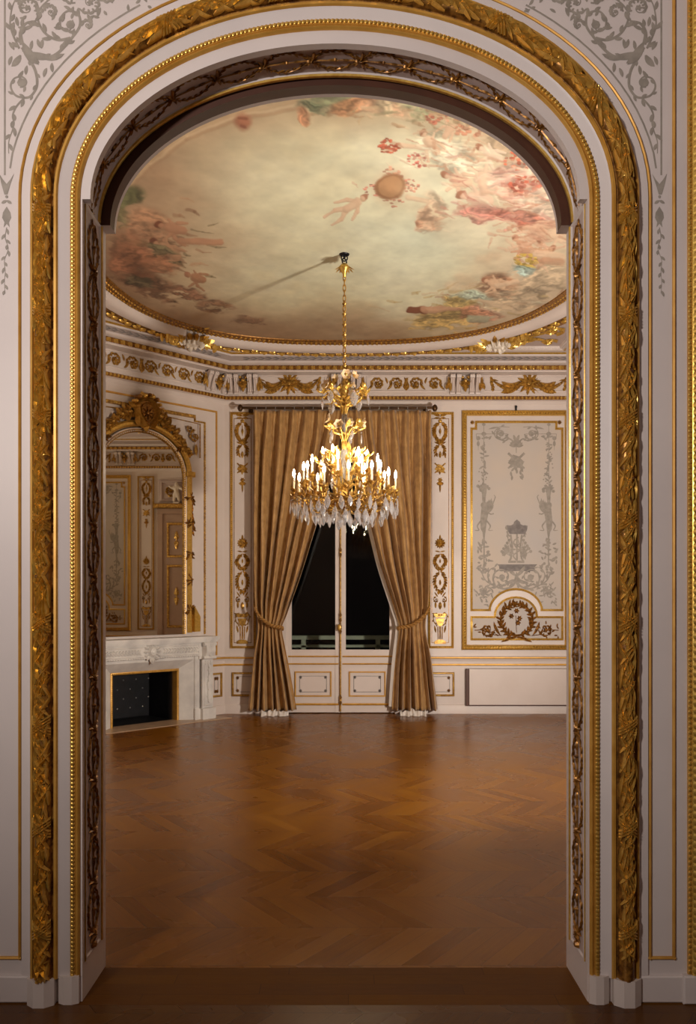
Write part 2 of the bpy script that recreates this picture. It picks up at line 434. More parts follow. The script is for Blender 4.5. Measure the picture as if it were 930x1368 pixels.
# arch wall (one mass with the opening cut in it)
mb = MB(); TOPZ = 5.2
mb.box(FRONT, -3.7, ACX - HALF, 0, ZS, -(YB - YW), 0); mb.box(FRONT, ACX + HALF, 4.9, 0, ZS, -(YB - YW), 0)
n = 64; lip = [(ACX - LA * math.cos(PI * i / n), ZS + LB * math.sin(PI * i / n)) for i in range(n + 1)]
for h, (ea, eb) in ((0, (LA, LB)), (-(YB - YW), (.981, .610))):
    lp_ = [(ACX - ea * math.cos(PI * i / n), ZS + eb * math.sin(PI * i / n)) for i in range(n + 1)]
    vs = [FRONT(x, z, h) for x, z in lp_] + [FRONT(x, TOPZ, h) for x, z in lp_]
    mb.add(vs, [(i, i + 1, n + 2 + i, n + 1 + i) for i in range(n)])
for x0, x1 in ((-3.7, ACX - HALF), (ACX + HALF, 4.9)): mb.box(FRONT, x0, x1, ZS, TOPZ, -(YB - YW), 0)
for sg in (-1, 1):
    for h, ea in ((0, LA), (-(YB - YW), .981)): mb.add([FRONT(ACX + sg * ea, ZS, h), FRONT(ACX + sg * HALF, ZS, h), FRONT(ACX + sg * HALF, TOPZ, h), FRONT(ACX + sg * ea, TOPZ, h)], [(0, 1, 2, 3)])
struct('wall_arch', mb, CREAM, True)
# soffit of the arch: front lip, recessed garland band, dark step and pale back band
LIP = Path(lip)
DEP = YB - YW
ell = lambda a, b: [(ACX - a * math.cos(PI * i / n), ZS + b * math.sin(PI * i / n)) for i in range(n + 1)]
SOF = Path(ell(HALF, LB + .008)); BAND = Path(ell(.981, .610)); TOPB = ell(HALF + .05, LB + .06)
mb = MB()
sweep(mb, LIP, [(0, 0), (0, -.036)], FRONT, 0)
def strip(pa, pb, ha, hb, m):
    vs = [FRONT(x, z, ha) for x, z in pa] + [FRONT(x, z, hb) for x, z in pb]; N = len(pa)
    mb.add(vs, [(i, i + 1, N + i + 1, N + i) for i in range(N - 1)], m)
strip(lip, SOF.p, -.036, -.036, 0)
sweep(mb, SOF, [(0, -.036), (.006, -.038), (.006, -.204), (0, -.208), (0, -.240)], FRONT, [0, 1, 0, 0])
strip(SOF.p, BAND.p, -.240, -.242, 2)
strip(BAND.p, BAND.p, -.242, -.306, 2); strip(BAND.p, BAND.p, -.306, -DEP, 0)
for e in (0, -1):       # ends of the lip and of the back band at the springing
    a, b, c = lip[e], SOF.p[e], BAND.p[e]
    mb.add([FRONT(a[0], a[1], 0), FRONT(b[0], b[1], 0), FRONT(b[0], b[1], -.036), FRONT(a[0], a[1], -.036)], [(0, 1, 2, 3)], 0)
    mb.add([FRONT(c[0], c[1], -.242), FRONT(b[0], b[1], -.242), FRONT(b[0], b[1], -DEP), FRONT(c[0], c[1], -DEP)], [(0, 1, 2, 3)], 0)
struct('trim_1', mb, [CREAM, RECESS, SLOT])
# garland relief on soffit, mapped by arc length and depth
def soffit_map(path, sgn=1):
    def f(s, d, h):
        p, n, t = path.at(s); return (p[0] - n[0] * (h - .006), YW + d, p[1] - n[1] * (h - .006))
    return f
def garland(L, c, w, step, h):
    o = Orn(); N = max(1, round(L / step)); st = L / N
    for i in range(N):
        s = i * st
        for sg in (-1, 1):
            pts = [(s, c), (s + st * .25, c + sg * w * .7), (s + st * .6, c + sg * w * .8), (s + st * .96, c + sg * w * .15)]
            o.vine(pts, w * .05, h * .6, w * .36, every=1, W=w * .15, n=5)
            o.leaf(s + st * .02, c, sg * 1.1, w * .75, w * .22, h, sg * .5); o.leaf(s + st * .02, c, PI - sg * 1.0, w * .6, w * .2, h, 0)
        o.stroke([(s + st * .05, c), (s + st * .9, c)], w * .07, h * .6)
        o.leaf(s + st * .35, c, 0, st * .2, w * .2, h); o.leaf(s + st * .62, c, 0, st * .18, w * .18, h)
        o.rosette(s, c, w * .28, h * 1.4, 6); o.disc(s + st * .5, c, w * .11, h * 1.4)
    return o
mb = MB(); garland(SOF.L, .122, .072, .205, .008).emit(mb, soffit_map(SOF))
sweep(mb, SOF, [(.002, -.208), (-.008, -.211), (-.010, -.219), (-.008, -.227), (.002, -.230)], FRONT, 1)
struct('trim_2', mb, [BRONZE_AND_SHADE, GILT])
# jambs: recessed panel with garland, gilt bead, cream edge
for sg, nm, num in ((-1, 'left', 3), (1, 'right', 4)):
    xj = ACX + sg * HALF
    J = (lambda xj, sg: (lambda u, v, h=0.0: (xj - sg * h, YW + u, v)))(xj, sg)
    mb = MB()
    P = Path(rect(.03, .232, .155, ZS - .005), True)
    zt = ZS - .005
    mb.box(J, .038, .224, .163, zt - .008, .0, .0015, 1)
    sweep(mb, P, [(0, 0), (0, .007), (.006, .008), (.012, .0015)], J, 0)
    struct('jamb_panel_' + nm, mb, [CREAM, RECESS])
    mb = MB(); o = garland(zt - .25, .0, .080, .215, .012)
    o.emit(mb, lambda s, d, h: J(.131 + d, .22 + s, h + .002))
    o = Orn(); o.acanthus(0, 0, PI / 2, .08, .09, .012); o.disc(0, .0, .02, .02); o.emit(mb, lambda s, d, h: J(.131 + s, .18 + d, h + .002))
    mb.tube([J(.248, .15, .004), J(.248, zt, .004)], .008, 8, 1)
    mb.tube([J(.030, .15, .003), J(.030, zt, .003)], .003, 6, 1)
    struct('trim_%d' % num, mb, [BRONZE_AND_SHADE, GILT])

# ------------------------------------------------------------------ arch mouldings on the front face
px = S0
mb = MB()      # cream margins + fillets
sweep(mb, APATH, [(15 * px, .0), (15 * px, .006), (17 * px, .010), (27 * px, .016), (30 * px, .022)], FRONT, 0)
sweep(mb, APATH, [(67 * px, .02), (69 * px, .012), (80 * px, .010), (81 * px, .0)], FRONT, 0)
struct('trim_5', mb, CREAM)
mb = MB()      # inner gilt rope moulding
sweep(mb, APATH, [(2.5 * px, 0), (3 * px, .010), (5 * px, .016), (7 * px, .012), (8.5 * px, .008), (9 * px, .012), (15 * px, .012), (15.5 * px, .004)], FRONT, 0)
beads(mb, APATH, 12 * px, .014, .0165, .0085, FRONT, 1, 1.15, .7, 1.0)
struct('trim_6', mb, [FLATGOLD, GILT])
# big torus of bound laurel
RT = 10.8 * px; DT = 49 * px
mb = MB()
tor = [(DT + RT * math.cos(a), .022 + RT * 1.15 * math.sin(a)) for a in [PI * i / 8 for i in range(9)]]
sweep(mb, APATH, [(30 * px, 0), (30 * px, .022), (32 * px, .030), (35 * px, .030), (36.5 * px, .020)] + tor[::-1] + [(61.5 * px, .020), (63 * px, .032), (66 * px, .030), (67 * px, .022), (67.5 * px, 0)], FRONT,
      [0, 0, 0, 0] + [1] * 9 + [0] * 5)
def torus_map(s, d, h):
    p, n, t = APATH.at(s); d = max(-.98, min(.98, d)); hh = .022 + RT * 1.15 * math.sqrt(1 - d * d)
    k = DT + RT * d * (1 + h * 10)
    return (p[0] + n[0] * k, YW - hh - h, p[1] + n[1] * k)
o = Orn(); LT = APATH.L; step = .044; nrow = int(LT / step)
for i in range(nrow):
    s = i * step; up = 1 if s < LT / 2 else -1
    for k in range(-2, 3):
        d = k * .4 + random.uniform(-.07, .07) + (.2 if i % 2 else 0) - .1
        a = (0 if up > 0 else PI) + up * (-.20 * k + random.uniform(-.36, .36))
        # the leaf is laid out in metres along s and in units of RT across
        l = .092 * random.uniform(.85, 1.15); x, y = s + random.uniform(-.008, .008), d; vs = []
        for j in range(5):
            t = j / 4; hw = .0084 * math.sin(PI * (.06 + .94 * t)) ** .7 if j < 4 else 0; cx, cy = x + math.cos(a) * l * t, y + math.sin(a) * l * t / RT
            nx, ny = -math.sin(a), math.cos(a) / RT; hh = .003 + .016 * math.sin(PI * (.1 + .75 * t))
            vs += [(cx - nx * hw, cy - ny * hw, .001), (cx, cy, hh), (cx + nx * hw, cy + ny * hw, .001)]
        fs = []
        for j in range(4):
            b = 3 * j; fs += [(b, b + 3, b + 4, b + 1), (b + 1, b + 4, b + 5, b + 2)]
        o._add(vs, fs, 2)
    if i % 2 == 0:
        for q in range(2): o.disc(s + random.uniform(-.01, .01), random.uniform(-.6, .6), .004, .012, 2, 6, .3)
ns = int(LT / .40)
for i in range(ns):
    s = (i + .5) * LT / ns
    for sg in (-1, 1):
        for off in (-.012, 0, .012):
            pts = [(s + off + sg * .026 * q / 6, q / 6) for q in range(-6, 7)]; vs = []
            for p in pts: vs += [(p[0] - .0065, p[1], .006), (p[0], p[1], .019), (p[0] + .0065, p[1], .006)]
            fs = []
            for j in range(len(pts) - 1):
                b = 3 * j; fs += [(b, b + 3, b + 4, b + 1), (b + 1, b + 4, b + 5, b + 2)]
            o._add(vs, fs, 3)
o.emit(mb, torus_map)
struct('trim_7', mb, [FLATGOLD, BRONZE_AND_SHADE, GILT, GILT])  # dark base under the leaves is shade put into the colour
# thin gilt line framing the side panels and following the arch
mb = MB(); half = [(q, r) for q, r in zip(APATH.p, APATH.n)]
zb = gz(1281)
def fillet_line(sg):
    pts = []
    for (p, nn) in half:
        q = (p[0] + nn[0] * 83 * px, p[1] + nn[1] * 83 * px)
        if (q[0] - ACX) * sg >= 0: pts.append(q)
    if sg > 0: pts = pts[::-1]
    pts = [(pts[0][0], zb)] + [q for q in pts if q[1] > zb]
    return pts
FP = [(0, 0), (.001, .009), (.006, .013), (.011, .009), (.012, 0)]
lp = fillet_line(-1); rp = fillet_line(1)
sweep(mb, Path([(-2.2, zb), (lp[0][0] + .006, zb)]), FP, FRONT, 0)
sweep(mb, Path(lp), [(d - .006, h) for d, h in FP], FRONT, 0)
sweep(mb, Path(rp), [(d - .006, h) for d, h in FP], FRONT, 0)
xr0, xr1 = gx(865), gx(900)
sweep(mb, Path([(xr0, zb), (xr1 + .006, zb)]), FP, FRONT, 0)
sweep(mb, Path([(xr1, zb), (xr1, 4.9)]), [(d - .006, h) for d, h in FP], FRONT, 0)
struct('trim_8', mb, FLATGOLD)
# plinth blocks
for i, (x0, x1, hh, zt) in enumerate([(40, 76, .058, 1303), (80, 107, .03, 1301), (817, 853, .058, 1303), (786, 812, .03, 1301)]):
    mb = MB(); a, b = gx(x0), gx(x1); c = (b - a) * .3; zt = gz(zt)
    pl = [(a, 0), (a, hh * .55), (a + c, hh), (b - c, hh), (b, hh * .55), (b, 0)]
    vs = [FRONT(u, 0, h) for u, h in pl] + [FRONT(u, zt, h) for u, h in pl]
    mb.add(vs, [(k, k + 1, 7 + k, 6 + k) for k in range(5)] + [tuple(range(6, 12))])
    struct('plinth_block', mb, WARM, False)
mb = MB(); mb.box(FRONT, -3.6, gx(40), 0, gz(1302), 0, .016, 0, .006); struct('baseboard_left', mb, CREAM)
mb = MB(); mb.box(FRONT, gx(853), 3.6, 0, gz(1302), 0, .016, 0, .006); mb.box(FRONT, gx(910), gx(960), 0, gz(1300), 0, .03, 0, .006); struct('baseboard_right', mb, CREAM)

# painted grey scrollwork of the spandrels
def spandrel(fn, name, label):
    o = Orn(); A = lambda x, y: (780 + x / 5.7, y / 5.7); h = .6e-3
    def V(pts, w, L, every=4, w1=None): return o.vine([A(*p) for p in pts], w, h, L, every=every, w1=w1, W=L * .42)
    o.stroke([(883.5, -60), (883.5, 234)], 2.4, h)
    cur = []
    for p, nn in zip(APATH.p, APATH.n):
        q = (p[0] + nn[0] * 96 * S0, p[1] + nn[1] * 96 * S0); X = q[0] / S0 + 465; Yp = HOR - (q[1] - CAMZ) / S0
        if X > 700 and Yp < 236: cur.append((min(X, 876.5), Yp))
    o.stroke(cur, 2.4, h)
    # pendant: calyx, bell, leaf drop
    o.poly([(871, 232), (876, 240), (881, 246), (886, 240), (891, 232), (888, 246), (884, 260), (880, 260), (876, 246)], h)
    o.leaf(881, 268, 2.6, 8, 4, h); o.leaf(881, 268, .5, 8, 4, h); o.disc(881, 263, 2, h)
    o.poly([(881, 276), (886, 284), (887, 291), (884, 297), (885, 304), (881, 299), (877, 304), (878, 297), (875, 291), (876, 284)], h)
    o.vine([(881, 304), (883, 318), (879, 332), (884, 348), (883, 362), (884, 378), (883, 392)], 1.2, h, 8, every=3, w1=.5, W=3.6)
    # trunk and scrolls
    V([(457, 360), (420, 430), (365, 520), (345, 600), (350, 670), (390, 730), (440, 745), (510, 725), (545, 660), (520, 600), (460, 585), (425, 620), (440, 660), (475, 665)], 4.4, 9, 7, 1.6)
    o.disc(*A(462, 630), 6, h); o.leaf(*A(450, 330), 1.9, 36, 12, h, .5); o.leaf(*A(470, 420), 1.2, 20, 9, h, -.5)
    V([(440, 745), (500, 810), (530, 880), (520, 940), (535, 1000), (560, 1080), (560, 1170)], 3, 12, 5, 1)
    V([(450, 380), (370, 435), (280, 445), (200, 415), (130, 350), (80, 290), (20, 200), (30, 110), (110, 85), (165, 140), (160, 215), (110, 240), (75, 200)], 5, 11, 5, 1.8)
    o.leaf(*A(430, 400), 2.7, 34, 9, h, .5); o.leaf(*A(300, 440), 2.9, 30, 8, h, .7); o.disc(*A(90, 190), 6, h)
    V([(90, 290), (180, 305), (270, 265), (325, 190), (340, 110), (300, 40), (240, -10)], 4.2, 13, 4, 2)
    V([(460, 340), (470, 250), (430, 180), (350, 160)], 6, 12, 4, 2); V([(480, 370), (530, 260), (550, 180), (535, 60), (500, -20)], 3, 13, 4, 1.5)
    for (x, y, r, a, d) in ((420, 60, 90, 2.5, 1), (240, 90, 60, 0, -1), (-60, 20, 95, .5, 1), (90, -60, 90, 2.0, -1), (-200, -60, 90, .2, 1), (330, -110, 110, 1.0, 1), (-40, 190, 45, 0, -1), (480, -80, 60, 2, 1)):
        cx, cy = A(x, y); o.scroll(cx, cy, r / 5.7, a, 1.2, d, 2.3, h, 0, 7, .3)
    for (x, y, a) in ((230, 240, 2.0), (380, 200, .2), (300, 300, 1.2), (230, 480, 1.4), (270, 520, 1.0), (420, 500, 1.2), (450, 540, .9), (520, 380, -1.2), (535, 430, 1.0), (215, 210, 2.9), (130, 110, .6), (340, 300, 1.7), (380, 310, 1.2), (30, 60, 1.4), (-90, 120, .5), (-140, 60, 1.0), (-40, 110, 1.9), (500, 130, 1.5), (520, 170, 1.2)):
        o.leaf(*A(x, y), a, 13, 5, h, .4)
    for k in range(24):
        t = random.random(); x = 690 + 185 * t; y = random.uniform(-20, 12 + 26 * t); o.leaf(x, y, random.uniform(0, 6.2), random.uniform(6, 11), 4, h, .5)
    mb = MB(); o.emit(mb, fn, 5e-4); ob = mb.build(name, GREY); tag(ob, label, 'wall painting'); return ob
spandrel(FRONTP, 'painted_scrollwork', 'grey painted leaf scrolls in the spandrel on the right of the arch')
spandrel(FRONTPL, 'painted_scrollwork', 'grey painted leaf scrolls in the spandrel on the left of the arch')

# tall gilt frame at the far right edge
t = thing('gilt_frame', (gx(930), YW, gz(1300)), 'tall gilt beaded leaf frame cut off by the right edge of the photo', 'frame')
mb = MB(); u0, u1 = gx(918), gx(934); z0, z1 = gz(1300), 4.85
sweep(mb, Path([(u0, z0), (u0, z1)]), [(0, 0), (0, .012), (-.012, .014), (-.014, .022), (-.028, .030), (-.044, .022), (-.046, .010), (-.30, .010)], FRONT, [0, 0, 0, 1, 1, 0, 2])
beads(mb, Path([(u0, z0), (u0, z1)]), -.006, .014, .021, .0075, FRONT, 1, 1.3)
o = Orn()
for i in range(int((z1 - z0) / .03)):
    z = z0 + .03 * i
    for sg in (-1, 1): o.leaf(u0 + .029, z, PI / 2 + sg * .5, .042, .020, .010, -sg * .7)
o.emit(mb, FRONT, .024, 1, 1)
mb.build('moulding', [FLATGOLD, GILT, WARM], t)

# ------------------------------------------------------------------ far room shell
ROOM = [(XR, YB), (XR, YF), CORN, (CORN[0] - 1.87, CORN[1] - 1.87), (CORN[0] - 1.87, YB)]
RP = Path(ROOM, True)
ZW = 4.98
WX0, WX1, WZT = fx(377), fx(533), 4.12
mb = MB(); mb.box(FAR, CORN[0] - .1, WX0, 0, ZW, -.15, 0); mb.box(FAR, WX1, XR + .15, 0, ZW, -.15, 0); mb.box(FAR, WX0, WX1, WZT, ZW, -.15, 0); struct('wall_far', mb, WARM)
UC = -1.31; OPW = .465; OPH = .655; UL = -1.87 / R2
mb = MB(); mb.box(CHAM, UL, UC - OPW, 0, ZW, -.12, 0); mb.box(CHAM, UC + OPW, .04, 0, ZW, -.12, 0); mb.box(CHAM, UC - OPW, UC + OPW, OPH, ZW, -.12, 0); struct('wall_chimney', mb, WARM)
mb = MB(); mb.box(WORLD, ROOM[3][0] - .12, ROOM[3][0], YB, ROOM[3][1], 0, ZW); struct('wall_left', mb, WARM)
mb = MB(); mb.box(WORLD, XR, XR + .12, YB, YF + .15, 0, ZW); struct('wall_right', mb, WARM)
mb = MB(); mb.box(WORLD, ROOM[3][0] - .2, XR + .2, YB - .05, YF + .2, CEIL, CEIL + .06); struct('ceiling', mb, RECESS)
# front room shell around the camera
mb = MB(); mb.box(WORLD, -3.7, -3.6, -3.2, YW, 0, 5.2); struct('wall_front_left', mb, CREAM)
mb = MB(); mb.box(WORLD, 3.6, 3.7, -3.2, YW, 0, 5.2); struct('wall_front_right', mb, CREAM)
mb = MB(); mb.box(WORLD, -3.7, 3.7, -3.3, -3.2, 0, 5.2); struct('wall_behind', mb, CREAM)
mb = MB(); mb.box(WORLD, -3.7, 3.7, -3.3, YW + .3, 5.2, 5.26); struct('ceiling_front', mb, CREAM)

# cornice swept round the room: (projection, z)
CPLAN = lambda u, v, h: (u, v, h)
mb = MB()
sweep(mb, RP, [(0, 4.30), (.02, 4.33), (.03, 4.345), (.085, 4.352), (.085, 4.40), (.05, 4.415), (.05, 4.45), (.045, 4.46), (.045, 4.70), (.10, 4.703), (.20, 4.706), (.20, 4.722), (.225, 4.728), (.225, 4.79), (.27, 4.80), (.29, 4.815), (.30, 4.83), (.34, 4.885), (.35, 4.905), (.37, 4.925), (.45, 4.93), (.46, 4.952)], CPLAN,
      [0, 0, 0, 4, 0, 0, 0, 0, 0, 0, 0, 0, 4, 0, 0, 2, 3, 2, 1, 0, 0])
beads(mb, RP, .09, 4.376, .055, .021, CPLAN, 1, .8, 0, 1.15)
beads(mb, RP, .228, 4.757, .105, .033, CPLAN, 1, 1.0, 0, .95)
beads(mb, Path(RP.offset(0), True), .228, 4.757, .105, .012, CPLAN, 1, .8, 0, 2.4, 6, 3, .0525)
struct('trim_9', mb, [WARM, GILT, CREAM, COVE, BRONZE_AND_SHADE])
# painted leaf band on the cove
mb = MB(); o = Orn()
for p0, p1 in ((ROOM[1], ROOM[2]), (ROOM[2], ROOM[3])):
    L = math.dist(p0, p1); P = Path([p0, p1])
    k = 0
    s = .3
    while s < L - .25:
        for sg in (-1, 1):
            a0 = len(o.v)
            o.leaf(s, .5, sg * .5, .12, .34, .0004, -sg * .4) if False else None
        s += .09
    def cove(ss, d, h, P=P):
        p, nn, t = P.at(ss); d2 = .305 + .033 * d; z = 4.835 + .045 * d
        return (p[0] + nn[0] * (d2 + .001), p[1] + nn[1] * (d2 + .001), z - .002)
    oo = Orn(); s = .32
    while s < L - .32:
        for sg in (-1, 1):
            vs = [(s, .5, 0), (s + .05, .5 + sg * .42, 0), (s + .11, .5 + sg * .3, 0), (s + .05, .5 + sg * .12, 0)]; oo._add(vs, [(0, 1, 2, 3)], 0)
        oo._add([(s - .02, .42, 0), (s + .1, .46, 0), (s + .1, .54, 0), (s - .02, .58, 0)], [(0, 1, 2, 3)], 0); s += .1
    oo.emit(mb, cove)
struct('trim_10', mb, GREYD)

# dado rail + baseboard lines round the far room
mb = MB()
def rails(path):
    sweep(mb, path, [(0, .665), (.012, .672), (.014, .684), (.012, .695), (.008, .70), (.008, .73), (.014, .745), (.03, .765), (.034, .78), (.03, .79), (0, .80)], CPLAN, [1, 1, 1, 0, 0, 0, 0, 1, 1, 0])
    sweep(mb, path, [(0, .125), (.012, .12), (.02, .10), (.022, .0)], CPLAN, 0)
rails(Path([(XR, YF), (WX1 + .02, YF)])); rails(Path([(WX0 - .02, YF), CORN, CHAM(UC + 1.0, 0, 0)[:2]]))
rails(Path([CHAM(UC - 1.0, 0, 0)[:2], ROOM[3], ROOM[4]])); rails(Path([(XR, YB), (XR, 9.2)]))
struct('trim_11', mb, [WARM, FLATGOLD])

# ------------------------------------------------------------------ frieze reliefs
def relief_frame(mb, PL, u0, u1, v0, v1, m=0):
    sweep(mb, Path(rect(u0, u1, v0, v1), True), [(0, 0), (.004, .010), (.014, .012), (.022, .004)], PL, m)
def frieze_scrolls(mb, PL, u0, u1, v0, v1, n):
    relief_frame(mb, PL, u0, u1, v0, v1); o = Orn(); st = (u1 - u0 - .06) / n; c = (v0 + v1) / 2; r = min(st * .5, (v1 - v0) * .44)
    mid = (u0 + u1) / 2
    for i in range(n):
        x = u0 + .03 + st * (i + .5); d = 1 if x < mid else -1
        o.scroll(x, c, r, (PI * 1.1 if d > 0 else -.1), 1.5, -d, .018, .022, 0, 7, .45)
        o.leaf(x - d * st * .5, c - r * .8, (.5 if d > 0 else PI - .5), st * .5, .035, .02, d * .8)
        o.leaf(x + d * st * .4, c + r * .9, (-.9 if d > 0 else PI + .9), st * .35, .03, .02, -d * .6)
    if n % 2 == 0: o.acanthus(mid, c - r, PI / 2, r * 1.9, .12, .025)
    o.emit(mb, PL, .002, 1, 1)
def frieze_swags(mb, PL, u0, u1, v0, v1):
    relief_frame(mb, PL, u0, u1, v0, v1); o = Orn(); c = (v0 + v1) / 2; m = (u0 + u1) / 2; H = v1 - v0
    for k in range(10): o.leaf(m, c + .01, 2 * PI * k / 10 + .2, H * .78, .055, .03)
    o.rosette(m, c, H * .34, .04, 8); o.disc(m, c, H * .16, .045)
    for sg in (-1, 1):
        o.leaf(m, c - .02, PI / 2 + sg * 2.2, H * .75, .018, .02); o.leaf(m, c, PI / 2 + sg * 1.0, H * .7, .016, .02)
        e = m + sg * (u1 - u0) * .40
        o.swag(m + sg * H * .35, c + H * .2, e, c + H * .28, -H * .48, .08, .03)
        for q in range(5): o.leaf(e, c + H * .34 - q * H * .15, -PI / 2 + random.uniform(-.5, .5), H * .24, .05, .022)
        o.leaf(e, c + H * .3, sg * .3 + (PI if sg > 0 else 0), H * .4, .02, .02); o.leaf(e, c + H * .32, PI / 2 - sg * .9, H * .2, .04, .02)
    o.emit(mb, PL, .002, 1, 1)
FRZ = PLANE((0, YF - .045, 0), (1, 0, 0), (0, 0, 1), (0, -1, 0)); CFR = lambda u, v, h=0.0: CHAM(u, v, h + .045); RFR = lambda u, v, h=0.0: RIGHT(u, v, h + .045)
V0, V1 = 4.470, 4.690
for i, (kind, PL, a, b, n) in enumerate([('g', FRZ, fx(337), fx(436), 0), ('s', FRZ, fx(489), fx(596), 4), ('g', FRZ, fx(645), fx(766), 0), ('s', FRZ, fx(812), fx(900), 4),
                                       ('s', CFR, -2.38, -.30, 8), ('g', RFR, -8.4, -7.2, 0), ('s', RFR, -10.0, -8.85, 4)]):
    mb = MB()
    (frieze_swags(mb, PL, a, b, V0, V1) if kind == 'g' else frieze_scrolls(mb, PL, a, b, V0, V1, n))
    struct('trim_%d' % (12 + i), mb, [WARM, GILT2])
# consoles in the frieze
def console(PL, uc, label, wide=.22):
    p = PL(uc, 4.44, .045); t = thing('cornice_console', p, label, 'cornice bracket', 'paired brackets in the frieze')
    for sg in (-1, 1):
        for k in range(2):
            mb = MB(); u = uc + sg * (wide * .42 + k * wide * .38); w = wide * .15
            def prof(a, b, u=u, w=w):
                z = 4.43 + .25 * b; h = .05 + .02 + .11 * b ** 1.6 + .012 * math.cos(a * 2 * PI * 2.0) * (1 if 0 < a < 1 else 0)
                if a in (0, 1): h = .045
                return PL(u - w + 2 * w * a, z, h)
            mb.grid(prof, 16, 10); mb.tube([PL(u - w, 4.665, .15), PL(u + w, 4.665, .15)], .03, 10); mb.tube([PL(u - w, 4.445, .075), PL(u + w, 4.445, .075)], .018, 8)
            mb.build('bracket', WARM, t)
    mb = MB(); o = Orn(); o.acanthus(uc, 4.60, -PI / 2, .15, .12, .03); o.swag(uc - .09, 4.62, uc + .09, 4.62, -.06, .05, .03); o.disc(uc, 4.61, .035, .05)
    for sg in (-1, 1):
        o.leaf(uc + sg * wide * 1.05, 4.66, -PI / 2 - sg * .15, .2, .06, .03); o.leaf(uc + sg * wide * 1.05, 4.60, -PI / 2 + sg * .3, .12, .05, .03)
        o.disc(uc + sg * .04, 4.655, .025, .05)
    o.emit(mb, PL, .10); mb.build('gilt_leaf', GILT2, t)
console(FAR, fx(620.5), 'white fluted bracket pair in the frieze above the narrow panel right of the curtains')
console(FAR, fx(463), 'white fluted bracket pair in the frieze behind the chandelier top')
console(FAR, fx(326), 'white fluted bracket pair on the window wall side of the corner above the left curtain')
console(CHAM, -.16, 'white fluted bracket pair in the frieze at the chimney wall corner, right of the mirror')
console(RIGHT, -8.62, 'white fluted bracket pair in the frieze seen reflected in the mirror')

# ------------------------------------------------------------------ ceiling painting
OCX, OCY, OA, OB, ON = -.05, 8.1, 2.47, 2.74, 2.6
def oval(d=0.0, n=144):
    pts = []
    for i in range(n):
        a = 2 * PI * i / n; c, s = math.cos(a), math.sin(a)
        pts.append((OCX + OA * math.copysign(abs(c) ** (2 / ON), c), OCY + OB * math.copysign(abs(s) ** (2 / ON), s)))
    # even spacing
    P = Path(pts, True); m = 220; pts = [P.at(P.L * i / m)[0] for i in range(m)]
    return pts
OV = Path(oval(), True)        # counter-clockwise: left normal points inwards, so d < 0 is outwards
NXg, NYg = 560, 620
gxs = np.linspace(-1, 1, NXg); gys = np.linspace(-1, 1, NYg)
GX, GY = np.meshgrid(gxs, gys)
PXw = OCX + OA * GX; PYw = OCY + OB * GY
K = (CEIL - CAMZ) * FPX
yp = HOR - K / PYw; xp = 465 + PXw / PYw * FPX      # the drawing is set out on the plaster with the photo's coordinates
def nz(scale, oct=4, seed=0, sx=1.0):
    r = np.random.default_rng(seed); out = np.zeros_like(GX); amp = 1; tot = 0
    for o_ in range(oct):
        n = int(scale * 2 ** o_) + 3; m = int(scale * sx * 2 ** o_) + 3; g = r.random((n, m))
        fy = (GY + 1) / 2 * (n - 2); fxx = (GX + 1) / 2 * (m - 2); iy = fy.astype(int); ix = fxx.astype(int); ty = fy - iy; tx = fxx - ix
        ty = ty * ty * (3 - 2 * ty); tx = tx * tx * (3 - 2 * tx)
        v = (g[iy, ix] * (1 - tx) + g[iy, ix + 1] * tx) * (1 - ty) + (g[iy + 1, ix] * (1 - tx) + g[iy + 1, ix + 1] * tx) * ty
        out += v * amp; tot += amp; amp *= .55
    return out / tot
def col(*c): return np.array(c, float)
wob1 = (nz(9, 3, 5) - .5); wob2 = (nz(9, 3, 6) - .5); fine = nz(40, 3, 8)
XW = xp + wob1 * 16; YWp = yp + wob2 * 12
def sm(a, b, x): t = np.clip((x - a) / (b - a), 0, 1); return t * t * (3 - 2 * t)
cv = np.zeros((NYg, NXg, 3)) + col(222, 213, 182)
cl = nz(4, 5, 1, 1.3); c2 = nz(7, 5, 2)
def lay(m, c): 
    global cv
    cv = cv * (1 - m[..., None]) + col(*c) * m[..., None]
rad = np.sqrt(((XW - 470) / 300) ** 2 + ((YWp - 300) / 170) ** 2)
lay(sm(.35, .62, cl) * .6, (210, 188, 150)); lay(sm(.45, .7, c2) * .5, (226, 220, 196))
lay(np.exp(-(((XW - 560) / 90) ** 2 + ((YWp - 310) / 50) ** 2)) * .7, (220, 226, 208))
lay(np.exp(-(((XW - 330) / 150) ** 2 + ((YWp - 290) / 70) ** 2)) * .5, (224, 214, 178))
lay(sm(.6, 1.25, rad + (c2 - .5) * .7) * .75, (184, 146, 110))
lay(sm(400, 150, XW + (cl - .5) * 220) * .66, (172, 128, 96))
lay(sm(190, 130, YWp + (cl - .5) * 40) * sm(560, 440, XW) * .5, (176, 138, 104))
lay(sm(395, 450, YWp + (cl - .5) * 40) * sm(620, 500, XW) * .6, (150, 104, 74))
lay(sm(230, 150, XW) * sm(270, 420, YWp) * .6, (126, 84, 58))
lay(sm(560, 720, XW + (cl - .5) * 120) * .55, (214, 184, 160))
FOLD = FOLD2 = None
